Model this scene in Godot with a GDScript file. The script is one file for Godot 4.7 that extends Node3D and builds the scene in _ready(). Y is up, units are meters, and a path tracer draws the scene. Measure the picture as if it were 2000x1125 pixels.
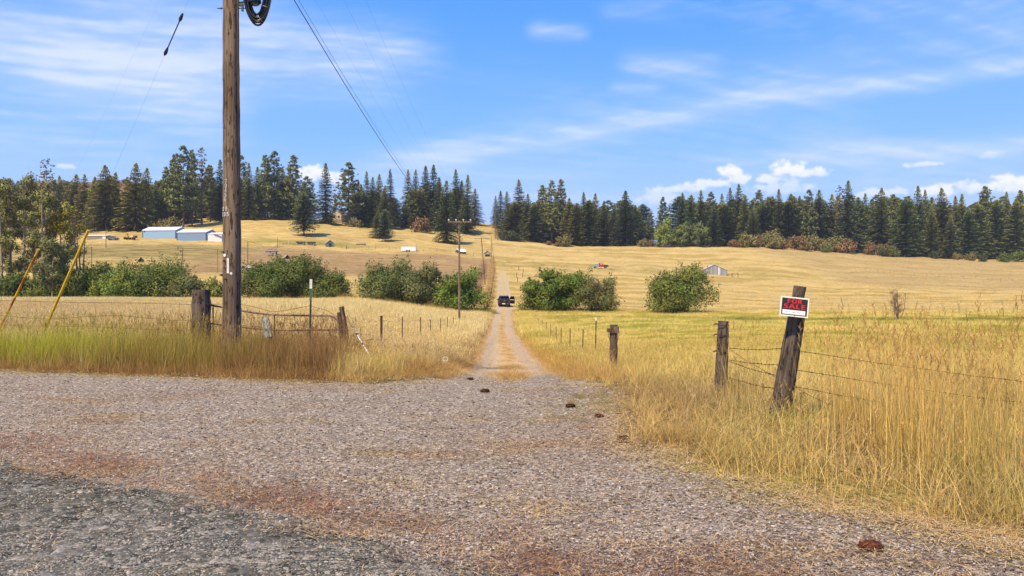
extends Node3D
# A gravel driveway into golden hay fields below wooded hills, seen from the edge of a chip-seal road.

const F := 1510.0          # focal length in pixels of the 2000 px wide photograph
const EYE := 1.6

var M := {}
var N1 := FastNoiseLite.new()
var N2 := FastNoiseLite.new()
var N3 := FastNoiseLite.new()
var NS := FastNoiseLite.new()
var rng := RandomNumberGenerator.new()
var table := PackedFloat32Array()
const AZN := 181           # -45 .. 45 degrees, half a degree apart
const DN := 220            # 4 m .. 1000 m, logarithmic

# ---------------------------------------------------------------- mesh builder
class MB:
	var v := PackedVector3Array()
	var n := PackedVector3Array()
	var c := PackedColorArray()
	var uv := PackedVector2Array()
	var ix := PackedInt32Array()
	func tri(a: Vector3, b: Vector3, d: Vector3, col: Color, nn: Vector3) -> void:
		var i := v.size()
		v.append(a); v.append(b); v.append(d)
		n.append(nn); n.append(nn); n.append(nn)
		c.append(col); c.append(col); c.append(col)
		uv.append(Vector2(0, 0)); uv.append(Vector2(1, 0)); uv.append(Vector2(1, 1))
		if (d - a).cross(b - a).dot(nn) >= 0.0:
			ix.append(i); ix.append(i + 1); ix.append(i + 2)
		else:
			ix.append(i); ix.append(i + 2); ix.append(i + 1)
	func quad(a: Vector3, b: Vector3, d: Vector3, e: Vector3, col: Color, nn := Vector3.ZERO, su := 1.0, sv := 1.0) -> void:
		var g := nn if nn != Vector3.ZERO else (d - a).cross(b - a).normalized()
		var i := v.size()
		v.append(a); v.append(b); v.append(d); v.append(e)
		for k in 4:
			n.append(g); c.append(col)
		uv.append(Vector2(0, 0)); uv.append(Vector2(su, 0)); uv.append(Vector2(su, sv)); uv.append(Vector2(0, sv))
		if (d - a).cross(b - a).dot(g) >= 0.0:
			ix.append(i); ix.append(i + 1); ix.append(i + 2); ix.append(i); ix.append(i + 2); ix.append(i + 3)
		else:
			ix.append(i); ix.append(i + 2); ix.append(i + 1); ix.append(i); ix.append(i + 3); ix.append(i + 2)
	func box(at: Vector3, size: Vector3, col := Color.WHITE, basis := Basis.IDENTITY) -> void:
		var h := size * 0.5
		for ax in 3:
			for s in [-1.0, 1.0]:
				var nn := Vector3.ZERO; nn[ax] = s
				var u := Vector3.ZERO; u[(ax + 1) % 3] = 1.0
				var w := Vector3.ZERO; w[(ax + 2) % 3] = 1.0
				var hu: float = h[(ax + 1) % 3]
				var hw: float = h[(ax + 2) % 3]
				var o: Vector3 = nn * h[ax]
				var p := [o - u * hu - w * hw, o + u * hu - w * hw, o + u * hu + w * hw, o - u * hu + w * hw]
				if s > 0: p.reverse()
				quad(at + basis * p[0], at + basis * p[1], at + basis * p[2], at + basis * p[3], col, (basis * nn).normalized(), 2 * hu, 2 * hw)
	func tube(pts: Array, radii: Array, sides: int, col := Color.WHITE, caps := true, rough := 0.0, vs := 1.0, noise: FastNoiseLite = null) -> void:
		var base := v.size()
		var m := pts.size()
		var up := Vector3(0.131, 0.2, 0.97)
		var len := 0.0
		var side := Vector3.ZERO
		for i in m:
			var d: Vector3 = (pts[mini(i + 1, m - 1)] - pts[maxi(i - 1, 0)]).normalized()
			if side == Vector3.ZERO:
				side = d.cross(up if absf(d.dot(up)) < 0.9 else Vector3.RIGHT).normalized()
			side = (side - d * side.dot(d)).normalized()
			var o := d.cross(side)
			if i > 0: len += (pts[i] - pts[i - 1]).length()
			for k in sides + 1:
				var a := TAU * k / sides
				var r: float = radii[mini(i, radii.size() - 1)]
				if noise != null:
					r *= 1.0 + rough * noise.get_noise_3d(cos(a) * 40.0, len * 12.0, sin(a) * 40.0)
				var dir := side * cos(a) + o * sin(a)
				v.append(pts[i] + dir * r); n.append(dir); c.append(col); uv.append(Vector2(float(k) / sides, len * vs))
		for i in m - 1:
			for k in sides:
				var a := base + i * (sides + 1) + k
				var b := a + sides + 1
				ix.append(a); ix.append(b + 1); ix.append(a + 1); ix.append(a); ix.append(b); ix.append(b + 1)
		if caps:
			for e in [0, m - 1]:
				var d: Vector3 = (pts[1] - pts[0]).normalized() * -1.0 if e == 0 else (pts[m - 1] - pts[m - 2]).normalized()
				var ci := v.size()
				v.append(pts[e]); n.append(d); c.append(col); uv.append(Vector2(0.5, 0.5))
				for k in sides + 1:
					v.append(v[base + e * (sides + 1) + k]); n.append(d); c.append(col); uv.append(Vector2(0.5 + 0.1 * cos(TAU * k / sides), 0.5 + 0.1 * sin(TAU * k / sides)))
				for k in sides:
					if e == 0: ix.append(ci); ix.append(ci + 1 + k); ix.append(ci + 2 + k)
					else: ix.append(ci); ix.append(ci + 2 + k); ix.append(ci + 1 + k)
	func disc(at: Vector3, axis: Vector3, r: float, th: float, sides := 14, col := Color.WHITE) -> void:
		tube([at - axis * th * 0.5, at + axis * th * 0.5], [r, r], sides, col)
	func prism(poly: PackedVector2Array, x0: float, x1: float, col := Color.WHITE, inset := 0.0, basis := Basis.IDENTITY, at := Vector3.ZERO) -> void:
		# poly holds (z, y); extruded along x
		var idx := Geometry2D.triangulate_polygon(poly)
		for s in [0, 1]:
			var x: float = x0 if s == 0 else x1
			var nn: Vector3 = basis * Vector3(-1 if s == 0 else 1, 0, 0)
			for t in range(0, idx.size(), 3):
				var q := []
				for k in 3: q.append(at + basis * Vector3(x, poly[idx[t + k]].y, poly[idx[t + k]].x))
				if (q[1] - q[0]).cross(q[2] - q[0]).dot(nn) > 0: tri(q[0], q[2], q[1], col, nn)
				else: tri(q[0], q[1], q[2], col, nn)
		var mid := Vector2.ZERO
		for p in poly: mid += p / poly.size()
		for i in poly.size():
			var a := poly[i]; var b := poly[(i + 1) % poly.size()]
			var p := [basis * Vector3(x0, a.y, a.x) + at, basis * Vector3(x1, a.y, a.x) + at, basis * Vector3(x1, b.y, b.x) + at, basis * Vector3(x0, b.y, b.x) + at]
			var e := b - a
			var nn := Vector3(0, -e.x, e.y).normalized()
			if Vector2(nn.z, nn.y).dot((a + b) * 0.5 - mid) < 0: nn = -nn
			nn = basis * nn
			if (p[2] - p[0]).cross(p[1] - p[0]).dot(nn) < 0: p.reverse()
			quad(p[0], p[1], p[2], p[3], col, nn)
	func mesh(mat: Material) -> ArrayMesh:
		var a := []
		a.resize(Mesh.ARRAY_MAX)
		a[Mesh.ARRAY_VERTEX] = v; a[Mesh.ARRAY_NORMAL] = n; a[Mesh.ARRAY_COLOR] = c; a[Mesh.ARRAY_TEX_UV] = uv; a[Mesh.ARRAY_INDEX] = ix
		var m := ArrayMesh.new()
		m.add_surface_from_arrays(Mesh.PRIMITIVE_TRIANGLES, a)
		m.surface_set_material(0, mat)
		return m

# ---------------------------------------------------------------- node helpers
func tag(o: Node, label: String, category: String, group := "", kind := "") -> Node:
	if label: o.set_meta("label", label)
	if category: o.set_meta("category", category)
	if group: o.set_meta("group", group)
	if kind: o.set_meta("kind", kind)
	return o

var used := {}
func numbered(called: String) -> String:
	used[called] = used.get(called, -1) + 1
	return called if used[called] == 0 else "%s_%03d" % [called, used[called]]

func thing(called: String, label: String, category: String, at := Vector3.ZERO, turn := 0.0, group := "") -> Node3D:
	var o := Node3D.new(); o.name = numbered(called); add_child(o)
	o.position = at; o.rotation.y = turn
	tag(o, label, category, group)
	return o

func part(called: String, mb: MB, mat: Material, parent: Node, at := Vector3.ZERO, label := "") -> MeshInstance3D:
	var o := MeshInstance3D.new(); o.name = called; o.mesh = mb.mesh(mat)
	o.position = at
	parent.add_child(o, true)
	if label: o.set_meta("label", label)
	return o

func solo(called: String, mb: MB, mat: Material, label: String, category: String, group := "", kind := "", at := Vector3.ZERO) -> MeshInstance3D:
	var o := MeshInstance3D.new(); o.name = numbered(called); o.mesh = mb.mesh(mat); add_child(o)
	o.position = at
	tag(o, label, category, group, kind)
	return o

func copy(o: Node3D, at: Vector3, turn: float, sc: Vector3, label: String, group: String) -> Node3D:
	var r: Node3D = o.duplicate()
	r.name = numbered(o.get_meta("plain", o.name)); add_child(r)
	r.position = at; r.rotation.y = turn; r.scale = sc
	r.set_meta("label", label); r.set_meta("group", group)
	return r

func scatter(called: String, mesh: Mesh, tr: Array, col: Array, label: String, category: String) -> void:
	if tr.is_empty(): return
	var mm := MultiMesh.new()
	mm.transform_format = MultiMesh.TRANSFORM_3D
	mm.use_colors = true
	mm.mesh = mesh
	mm.instance_count = tr.size()
	for i in tr.size():
		mm.set_instance_transform(i, tr[i])
		mm.set_instance_color(i, col[i])
	var o := MultiMeshInstance3D.new(); o.name = numbered(called); o.multimesh = mm; add_child(o)
	tag(o, label, category, "", "stuff")

func mat(called: String, lin: Color, rough := 0.8, metal := 0.0, spec := 0.4) -> StandardMaterial3D:
	var m := StandardMaterial3D.new()
	m.resource_name = called; m.albedo_color = lin.linear_to_srgb(); m.roughness = rough; m.metallic = metal; m.metallic_specular = spec
	M[called] = m
	return m

func vmat(called: String, rough := 0.85, back := 0.0) -> StandardMaterial3D:
	var m := mat(called, Color.WHITE, rough, 0.0, 0.25)
	m.vertex_color_use_as_albedo = true
	if back > 0.0:
		m.backlight_enabled = true; m.backlight = Color(back, back, back)
		m.cull_mode = BaseMaterial3D.CULL_DISABLED
	return m

func tex(im: Image) -> ImageTexture:
	im.generate_mipmaps()
	return ImageTexture.create_from_image(im)

func ordinal(n: int) -> String:
	var ones := ["", "first", "second", "third", "fourth", "fifth", "sixth", "seventh", "eighth", "ninth", "tenth", "eleventh", "twelfth", "thirteenth", "fourteenth", "fifteenth", "sixteenth", "seventeenth", "eighteenth", "nineteenth"]
	if n < 20: return ones[n]
	var tens := ["", "", "twent", "thirt", "fort", "fift", "sixt", "sevent", "eight", "ninet"]
	return tens[n / 10] + ("ieth" if n % 10 == 0 else "y-" + ones[n % 10])

# ---------------------------------------------------------------- the land
func land_table() -> void:
	var depth := [0.0, 13.0, 20.0, 31.0, 46.0, 65.0, 90.0, 110.0, 130.0, 160.0, 210.0, 260.0, 320.0, 400.0, 500.0, 650.0, 1000.0]
	var cols := [0.0, 250.0, 450.0, 560.0, 700.0, 850.0, 985.0, 1100.0, 1300.0, 1500.0, 1750.0, 2000.0]
	var hs := [
		[0, 0, 0, 0.1, 0.1, 0.1, 0.2, -0.6, -0.8, 1.2, 6.5, 13.5, 22, 33, 50, 88, 120],
		[0, 0, 0, 0, 0.1, 0.1, 0.2, -0.7, -0.6, 1.65, 6.8, 13.7, 23, 33.5, 52, 94, 128],
		[0, 0, 0, 0, 0, 0, 0.1, -0.6, -0.4, 1.9, 6.4, 12.9, 22, 36.7, 49, 78, 95],
		[0, 0, 0, -0.1, -0.1, -0.1, 0, -0.5, 0, 2, 6, 12, 21.5, 37, 48, 50, 50],
		[0, -0.05, -0.15, -0.3, -0.4, -0.3, -0.2, -0.3, 0.53, 2.1, 5.7, 11.2, 19.5, 32.7, 44.8, 46, 48],
		[0, -0.1, -0.4, -0.7, -1.0, -1.3, -1.8, -1.5, -0.6, 1.9, 5, 10.6, 18.6, 30, 45, 54, 50],
		[0, -0.15, -0.7, -1.3, -2, -2.6, -3.1, -2.4, -1.5, 0.6, 4.6, 8.9, 15.5, 26, 43, 54, 50],
		[0, -0.1, -0.5, -1.1, -1.7, -2.2, -2.7, -2.2, -1.5, 0.1, 3.8, 8.4, 14.8, 22.9, 32, 46, 46],
		[0, 0, -0.3, -0.8, -1.3, -1.8, -2.2, -2.1, -1.8, -0.5, 2.6, 7.2, 13.8, 23.2, 29.6, 37, 40],
		[0, 0, -0.2, -0.7, -1.2, -1.7, -2.2, -2.2, -1.9, -0.8, 1.7, 6, 13.2, 23.2, 29, 36, 40],
		[0, 0, -0.2, -0.7, -1.2, -1.7, -2.2, -2.2, -1.9, -1, 0.6, 3.8, 9.1, 18.2, 25, 31, 36],
		[0, 0, -0.2, -0.7, -1.2, -1.7, -2.2, -2.2, -1.9, -1.2, -0.1, 2.4, 7, 16, 21, 28, 34]]
	var azs := []
	for p in cols: azs.append(rad_to_deg(atan((p - 1000.0) / F)))
	table.resize(AZN * DN)
	for i in AZN:
		var az := -45.0 + i * 0.5
		var k := 0
		while k < azs.size() - 2 and az > azs[k + 1]: k += 1
		var t := clampf((az - azs[k]) / (azs[k + 1] - azs[k]), 0.0, 1.0)
		for j in DN:
			var d := 4.0 * pow(250.0, j / float(DN - 1))
			var q := 0
			while q < depth.size() - 2 and d > depth[q + 1]: q += 1
			var s: float = (d - depth[q]) / (depth[q + 1] - depth[q])
			table[i * DN + j] = lerpf(lerpf(hs[k][q], hs[k][q + 1], s), lerpf(hs[k + 1][q], hs[k + 1][q + 1], s), t)
	for pass_ in 14:
		var u := table.duplicate()
		for i in AZN:
			for j in DN:
				var a := table[maxi(i - 1, 0) * DN + j]; var b := table[mini(i + 1, AZN - 1) * DN + j]
				var e := table[i * DN + maxi(j - 1, 0)]; var f := table[i * DN + mini(j + 1, DN - 1)]
				u[i * DN + j] = table[i * DN + j] * 0.4 + (a + b + e + f) * 0.15
		table = u

func depth_of(x: float, z: float) -> float:
	var az := absf(atan2(x, -z))
	return sqrt(x * x + z * z) * cos(minf(az, deg_to_rad(42.0)))

func h(x: float, z: float) -> float:
	var az := rad_to_deg(atan2(x, -z))
	var d := depth_of(x, z)
	var fi := clampf((az + 45.0) * 2.0, 0.0, AZN - 1.001)
	var fj := clampf(log(maxf(d, 4.0) / 4.0) / log(250.0) * (DN - 1), 0.0, DN - 1.001)
	var i := int(fi); var j := int(fj)
	fi -= i; fj -= j
	var a := lerpf(table[i * DN + j], table[i * DN + j + 1], fj)
	var b := lerpf(table[(i + 1) * DN + j], table[(i + 1) * DN + j + 1], fj)
	var y := lerpf(a, b, fi)
	var back := smoothstep(50.0, 110.0, absf(az))
	y *= 1.0 - back
	var amp := smoothstep(12.0, 60.0, d) * 0.12 + smoothstep(120.0, 350.0, d) * 0.6
	return y + amp * N2.get_noise_2d(x * 3.0, z * 3.0) + 0.02 * N2.get_noise_2d(x * 40.0, z * 40.0)

func G(px: float, d: float, up := 0.0) -> Vector3:
	var x := (px - 1000.0) / F * d
	return Vector3(x, h(x, -d) + up, -d)

func P(px: float, py: float, d: float) -> Vector3:
	return Vector3((px - 1000.0) / F * d, EYE - (py - 562.5) / F * d, -d)

const DRIVE_D := [14.0, 17.0, 20.0, 25.0, 31.0, 46.0, 65.0, 90.0, 130.0, 160.0, 210.0, 240.0]
const DRIVE_X := [-0.1, -0.12, -0.08, -0.07, -0.2, -0.46, -0.8, -1.2, -1.3, -1.7, -2.4, -3.0]
const DRIVE_W := [1.75, 1.4, 1.25, 1.25, 1.32, 1.4, 1.4, 1.4, 1.35, 1.4, 1.25, 0.4]
func along(arr: Array, d: float) -> float:
	var k := 0
	while k < DRIVE_D.size() - 2 and d > DRIVE_D[k + 1]: k += 1
	return lerpf(arr[k], arr[k + 1], clampf((d - DRIVE_D[k]) / (DRIVE_D[k + 1] - DRIVE_D[k]), 0.0, 1.0))

var APRON := PackedVector2Array([Vector2(-46, -23.5), Vector2(-26, -19), Vector2(-18, -16.9), Vector2(-10, -15.1), Vector2(-4.4, -13.6), Vector2(-2.6, -13.7), Vector2(-1.9, -15), Vector2(-1.45, -18.5), Vector2(1.25, -18.5), Vector2(1.4, -15), Vector2(1.75, -11.8), Vector2(1.3, -8.1), Vector2(2.1, -6.07), Vector2(3.25, -4.76), Vector2(6.5, -2.6), Vector2(14, 1.6), Vector2(16, 6), Vector2(-46, 6)])
const ROAD_P := Vector2(-4.8, -7.3)
const ROAD_T := Vector2(0.861, 0.508)
func road_in(x: float, z: float) -> float:   # metres inside the paved edge
	return -(x - ROAD_P.x) * ROAD_T.y + (z - ROAD_P.y) * ROAD_T.x
func apron_in(x: float, z: float) -> float:  # signed distance to the gravel's rim, positive inside
	var p := Vector2(x, z)
	var best := 1e9
	for i in APRON.size():
		var q := Geometry2D.get_closest_point_to_segment(p, APRON[i], APRON[(i + 1) % APRON.size()])
		best = minf(best, q.distance_squared_to(p))
	best = sqrt(best)
	return best if Geometry2D.is_point_in_polygon(p, APRON) else -best
func drive_in(x: float, z: float) -> float:
	var d := -z
	if d < 13.5 or d > 238.0: return -1.0 if d < 240.0 else -9.0
	return along(DRIVE_W, d) - absf(x - along(DRIVE_X, d))

func bare(x: float, z: float) -> float:      # how far inside gravel, driveway or road
	var d := -z
	var b := -9.0
	if d < 21.0: b = apron_in(x, z) if absf(x) < 48.0 else -9.0
	if d > 13.0: b = maxf(b, drive_in(x, z))
	if absf(x) < 60.0 and d < 30.0:
		var r := road_in(x, z)
		b = maxf(b, minf(r, 7.2 - r))
	return b

# ---------------------------------------------------------------- the sky
var cirrus := []
var heaps := []
func ang(px: float, py: float) -> Vector2:
	var az := atan((px - 1000.0) / F)
	return Vector2(az, atan((562.5 - py) / F * cos(az)))
func streak(px: float, py: float, ex: float, ey: float, w: float, s: float) -> void:
	cirrus.append([ang(px, py), ang(ex, ey), deg_to_rad(w), s])
func heap(px: float, py: float, w: float, hgt: float, s := 1.0) -> void:
	heaps.append([ang(px, py), w / F, hgt / F, s])

func sky_color(az: float, el: float) -> Color:
	var e := maxf(el, 0.0)
	var t := clampf(e / 1.2, 0.0, 1.0)
	var deg := rad_to_deg(e)
	var low := Color(0.48, 0.64, 1.0)
	var c := low.lerp(Color(0.25, 0.51, 1.0), smoothstep(1.5, 12.0, deg))
	c = c.lerp(Color(0.095, 0.335, 0.97), smoothstep(7.5, 22.0, deg))
	c = c.lerp(Color(0.075, 0.26, 0.80), smoothstep(25.0, 75.0, deg))
	# high ice cloud: long soft streaks, combed by finer fibres
	var dy := sin(e) + 0.10
	var u := Vector2(sin(az), -cos(az)) * cos(e) / dy
	var r := u.rotated(0.35)
	var warp := NS.get_noise_2d(r.x * 50.0, r.y * 50.0)
	var fib := 0.48 + 0.85 * NS.get_noise_2d(r.x * 34.0 + warp * 14.0, r.y * 150.0 + warp * 45.0) + 0.7 * NS.get_noise_2d(r.x * 90.0 + warp * 20.0, r.y * 620.0 + warp * 60.0) + 0.45 * NS.get_noise_2d(az * 1500.0 + e * 500.0, e * 9000.0 - az * 700.0)
	fib = clampf(fib, 0.0, 1.25)
	var veil := smoothstep(0.0, 0.5, NS.get_noise_2d(r.x * 26.0 + 90.0, r.y * 60.0 + 20.0) + 0.10) * fib * 0.5
	var inside: bool = absf(az) < 0.72 and el < 0.45
	var cover := veil * (0.55 if inside else 1.0)
	if inside:
		var p := Vector2(az, el)
		for s in cirrus:
			var a: Vector2 = s[0]; var b: Vector2 = s[1]
			var k := clampf((p - a).dot(b - a) / (b - a).length_squared(), -0.25, 1.25)
			var q := a.lerp(b, k)
			var d: float = (p - q).length() / (s[2] * 1.3)
			var fade := smoothstep(-0.25, 0.2, k) * (1.0 - smoothstep(0.75, 1.25, k))
			if d < 3.0: cover += s[3] * exp(-d * d) * fade * (0.34 + 0.95 * fib * fib)
	cover = 1.0 - exp(-cover)
	c = c.lerp(Color(0.68, 0.76, 1.0), cover * 0.95)
	# fair-weather heaps low over the hills
	if deg < 14.0:
		var best := 0.0
		var top := 0.0
		var fluff := NS.get_noise_2d(az * 5200.0, e * 8200.0) * 0.75 + NS.get_noise_2d(az * 15000.0 + 40.0, e * 19000.0) * 0.3
		for g in heaps:
			var q: Vector2 = g[0]
			var dx: float = wrapf(az - q.x, -PI, PI) / g[1]
			if absf(dx) > 1.6: continue
			var dv: float = (e - q.y) / g[2]
			var body := 1.0 - dx * dx - (dv * dv if dv > 0.0 else dv * dv * 2.2) + fluff * 1.1
			var dens: float = smoothstep(0.05, 0.75, body) * g[3] * 0.92
			if dens > best:
				best = dens; top = dv + fluff * 0.8
		c = c.lerp(Color(0.72, 0.78, 1.0).lerp(Color(0.92, 0.92, 0.99), smoothstep(-0.8, 0.5, top)), best)
	if el < 0.0: c = c.lerp(Color(0.30, 0.27, 0.18), smoothstep(0.0, 0.12, -el))
	return Color(c.r * 0.76, c.g * 0.755, c.b * 0.75)

func make_sky() -> PanoramaSkyMaterial:
	NS.seed = 5; NS.frequency = 0.01; NS.fractal_octaves = 4
	for s in [[-150, 60, 430, 130, 2.6, 0.95], [100, 140, 440, 200, 2.2, 0.55], [60, 150, 450, 180, 0.7, 0.55], [180, 10, 560, 60, 2.0, 0.55], [440, 60, 820, 110, 1.5, 0.75], [640, 125, 800, 100, 0.5, 0.5], [470, 160, 760, 170, 0.9, 0.25]]:
		streak(s[0], s[1], s[2], s[3], s[4], s[5])
	for s in [[2050, 118, 1450, 195, 0.42, 1.0], [1480, 190, 1120, 262, 0.5, 0.85], [1200, 255, 850, 300, 0.6, 0.85], [2050, 60, 1500, 140, 1.0, 0.28], [1250, 215, 1700, 150, 1.6, 0.22], [1600, 300, 2080, 283, 0.45, 1.0]]:
		streak(s[0], s[1], s[2], s[3], s[4], s[5])
	for s in [[1040, 58, 1140, 62, 0.35, 0.85], [1230, 122, 1390, 130, 0.5, 0.75], [1200, 172, 1290, 172, 0.35, 0.65], [1640, 10, 2050, 30, 1.2, 0.35], [1180, 20, 1300, 20, 0.5, 0.3], [940, 285, 700, 330, 0.7, 0.4], [1360, 315, 1560, 308, 0.3, 0.3], [820, 335, 1180, 330, 0.5, 0.3]]:
		streak(s[0], s[1], s[2], s[3], s[4], s[5])
	for g in [[1424, 340, 28, 20, 1.0], [1442, 350, 30, 15, 0.9], [1385, 360, 56, 11, 0.85], [1325, 371, 66, 9, 0.7], [1290, 388, 50, 26, 0.45]]:
		heap(g[0], g[1], g[2], g[3], g[4])
	for g in [[1540, 334, 38, 22, 1.0], [1588, 338, 34, 13, 0.9], [1500, 352, 34, 12, 0.8], [1530, 368, 70, 16, 0.5], [1800, 322, 32, 6, 0.7], [1935, 304, 20, 8, 0.4], [1715, 378, 50, 14, 0.6], [1830, 375, 40, 18, 0.9], [1900, 368, 40, 14, 0.8], [1985, 362, 60, 20, 1.0]]:
		heap(g[0], g[1], g[2], g[3], g[4])
	for g in [[612, 342, 36, 20, 1.0], [655, 350, 36, 16, 0.9], [130, 326, 18, 6, 0.55], [2060, 375, 60, 16, 0.9]]:
		heap(g[0], g[1], g[2], g[3], g[4])
	var r := RandomNumberGenerator.new(); r.seed = 77
	for k in 40:   # the same fair-weather heaps go on all round
		var az := r.randf_range(0.75, TAU - 0.75)
		heaps.append([Vector2(wrapf(az, -PI, PI), deg_to_rad(r.randf_range(5.5, 9.0))), r.randf_range(25, 70) / F, r.randf_range(10, 30) / F, r.randf_range(0.5, 1.0)])
	var w := 1024
	var im := Image.create_empty(w, w / 2, false, Image.FORMAT_RGBF)
	for y in w / 2:
		var el := PI * (0.5 - (y + 0.5) / (w / 2.0))
		for x in w:
			im.set_pixel(x, y, sky_color(wrapf(TAU * ((x + 0.5) / w) , -PI, PI), el) if el > -0.15 else Color(0.22, 0.20, 0.13))
	im.resize(4096, 2048, Image.INTERPOLATE_BILINEAR)
	for y in range(620, 1040):
		var el := PI * (0.5 - (y + 0.5) / 2048.0)
		for x in 4096:
			var az := wrapf(TAU * ((x + 0.5) / 4096.0), -PI, PI)
			if absf(az) < 0.66: im.set_pixel(x, y, sky_color(az, el))
	im.convert(Image.FORMAT_RGBH)
	var s := PanoramaSkyMaterial.new()
	s.panorama = ImageTexture.create_from_image(im)
	return s

# ---------------------------------------------------------------- procedural pictures of surfaces
func wood_image(dark: Color, light: Color, w: int, hh: int, sd: int, cracks: float) -> Array:
	var a := FastNoiseLite.new(); a.seed = sd; a.frequency = 0.02; a.fractal_octaves = 4
	var im := Image.create_empty(w, hh, false, Image.FORMAT_RGB8)
	var bump := Image.create_empty(w, hh, false, Image.FORMAT_RGB8)
	for y in hh:
		for x in w:
			var t := TAU * x / w
			var cx := cos(t) * w / TAU; var cy := sin(t) * w / TAU
			var g := a.get_noise_3d(cx * 6.0, cy * 6.0, y * 0.14)
			var b := a.get_noise_3d(cx * 1.2 + 300.0, cy * 1.2, y * 0.35)
			var k := a.get_noise_3d(cx * 2.6, cy * 2.6 + 700.0, y * 0.10)
			var crack := 1.0 - smoothstep(0.0, 0.045, absf(k)) * 1.0
			var pit := smoothstep(0.30, 0.42, a.get_noise_3d(cx * 5.5 + 40.0, cy * 5.5, y * 0.9 + 900.0))
			var knot := smoothstep(0.42, 0.6, a.get_noise_3d(cx * 2.2 + 90.0, cy * 2.2, y * 1.1 + 400.0))
			var f := clampf(0.5 + g * 0.9 + b * 0.5, 0.0, 1.0)
			var c := dark.lerp(light, f)
			c = c.lerp(dark * 0.35, maxf(maxf(crack * cracks, knot * 0.8), pit * 0.85))
			im.set_pixel(x, y, c.linear_to_srgb())
			var v := clampf(0.6 + g * 0.5 - crack * 0.5 * cracks - knot * 0.3 - pit * 0.5, 0.0, 1.0)
			bump.set_pixel(x, y, Color(v, v, v))
	return [tex(im), tex(bump)]

func wood_mat(called: String, dark: Color, light: Color, sd: int, cracks: float, su: float, sv: float) -> StandardMaterial3D:
	var t := wood_image(dark, light, 128, 512, sd, cracks)
	var m := mat(called, Color.WHITE, 0.88, 0.0, 0.3)
	m.albedo_texture = t[0]
	m.heightmap_enabled = true; m.heightmap_texture = t[1]; m.heightmap_scale = 1.2
	m.uv1_scale = Vector3(su, sv, 1)
	m.vertex_color_use_as_albedo = true
	return m

func cell_tex(freq: float, sd: int, ramp: Array, dist := false) -> NoiseTexture2D:
	var n := FastNoiseLite.new()
	n.noise_type = FastNoiseLite.TYPE_CELLULAR; n.seed = sd; n.frequency = freq
	n.cellular_jitter = 1.0; n.fractal_type = FastNoiseLite.FRACTAL_NONE
	n.cellular_return_type = FastNoiseLite.RETURN_DISTANCE2_SUB if dist else FastNoiseLite.RETURN_CELL_VALUE
	var t := NoiseTexture2D.new()
	t.width = 1024; t.height = 1024; t.seamless = true; t.seamless_blend_skirt = 0.08; t.noise = n; t.normalize = true
	if ramp.size():
		var g := Gradient.new()
		var off := PackedFloat32Array(); var cc := PackedColorArray()
		for i in ramp.size():
			off.append(float(i) / (ramp.size() - 1)); cc.append((ramp[i] as Color).linear_to_srgb())
		g.offsets = off; g.colors = cc
		t.color_ramp = g
	return t

func gravel_mat(called: String, ramp: Array, metres: float, relief: float, sd: int, freq := 0.02) -> StandardMaterial3D:
	var m := mat(called, Color.WHITE, 0.95, 0.0, 0.2)
	m.vertex_color_use_as_albedo = true
	m.albedo_texture = cell_tex(freq, sd, ramp)
	m.heightmap_enabled = true; m.heightmap_texture = cell_tex(freq, sd, [], true); m.heightmap_scale = relief
	m.uv1_triplanar = true; m.uv1_world_triplanar = true
	m.uv1_scale = Vector3.ONE / metres
	return m

func noise_tex(freq: float, sd: int, lo: float, hi: float) -> NoiseTexture2D:
	var n := FastNoiseLite.new(); n.seed = sd; n.frequency = freq; n.fractal_octaves = 5; n.fractal_gain = 0.65
	var t := NoiseTexture2D.new()
	t.width = 512; t.height = 512; t.seamless = true; t.noise = n
	var g := Gradient.new()
	g.offsets = PackedFloat32Array([0.15, 0.85]); g.colors = PackedColorArray([Color(lo, lo, lo), Color(hi, hi, hi)])
	t.color_ramp = g
	return t

# ---------------------------------------------------------------- what covers the ground where
func lane(x: float, z: float) -> float:  # metres right of the fence line that climbs beside the driveway
	return x - (-2.2 - (-z - 13.0) * 0.022)

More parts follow.
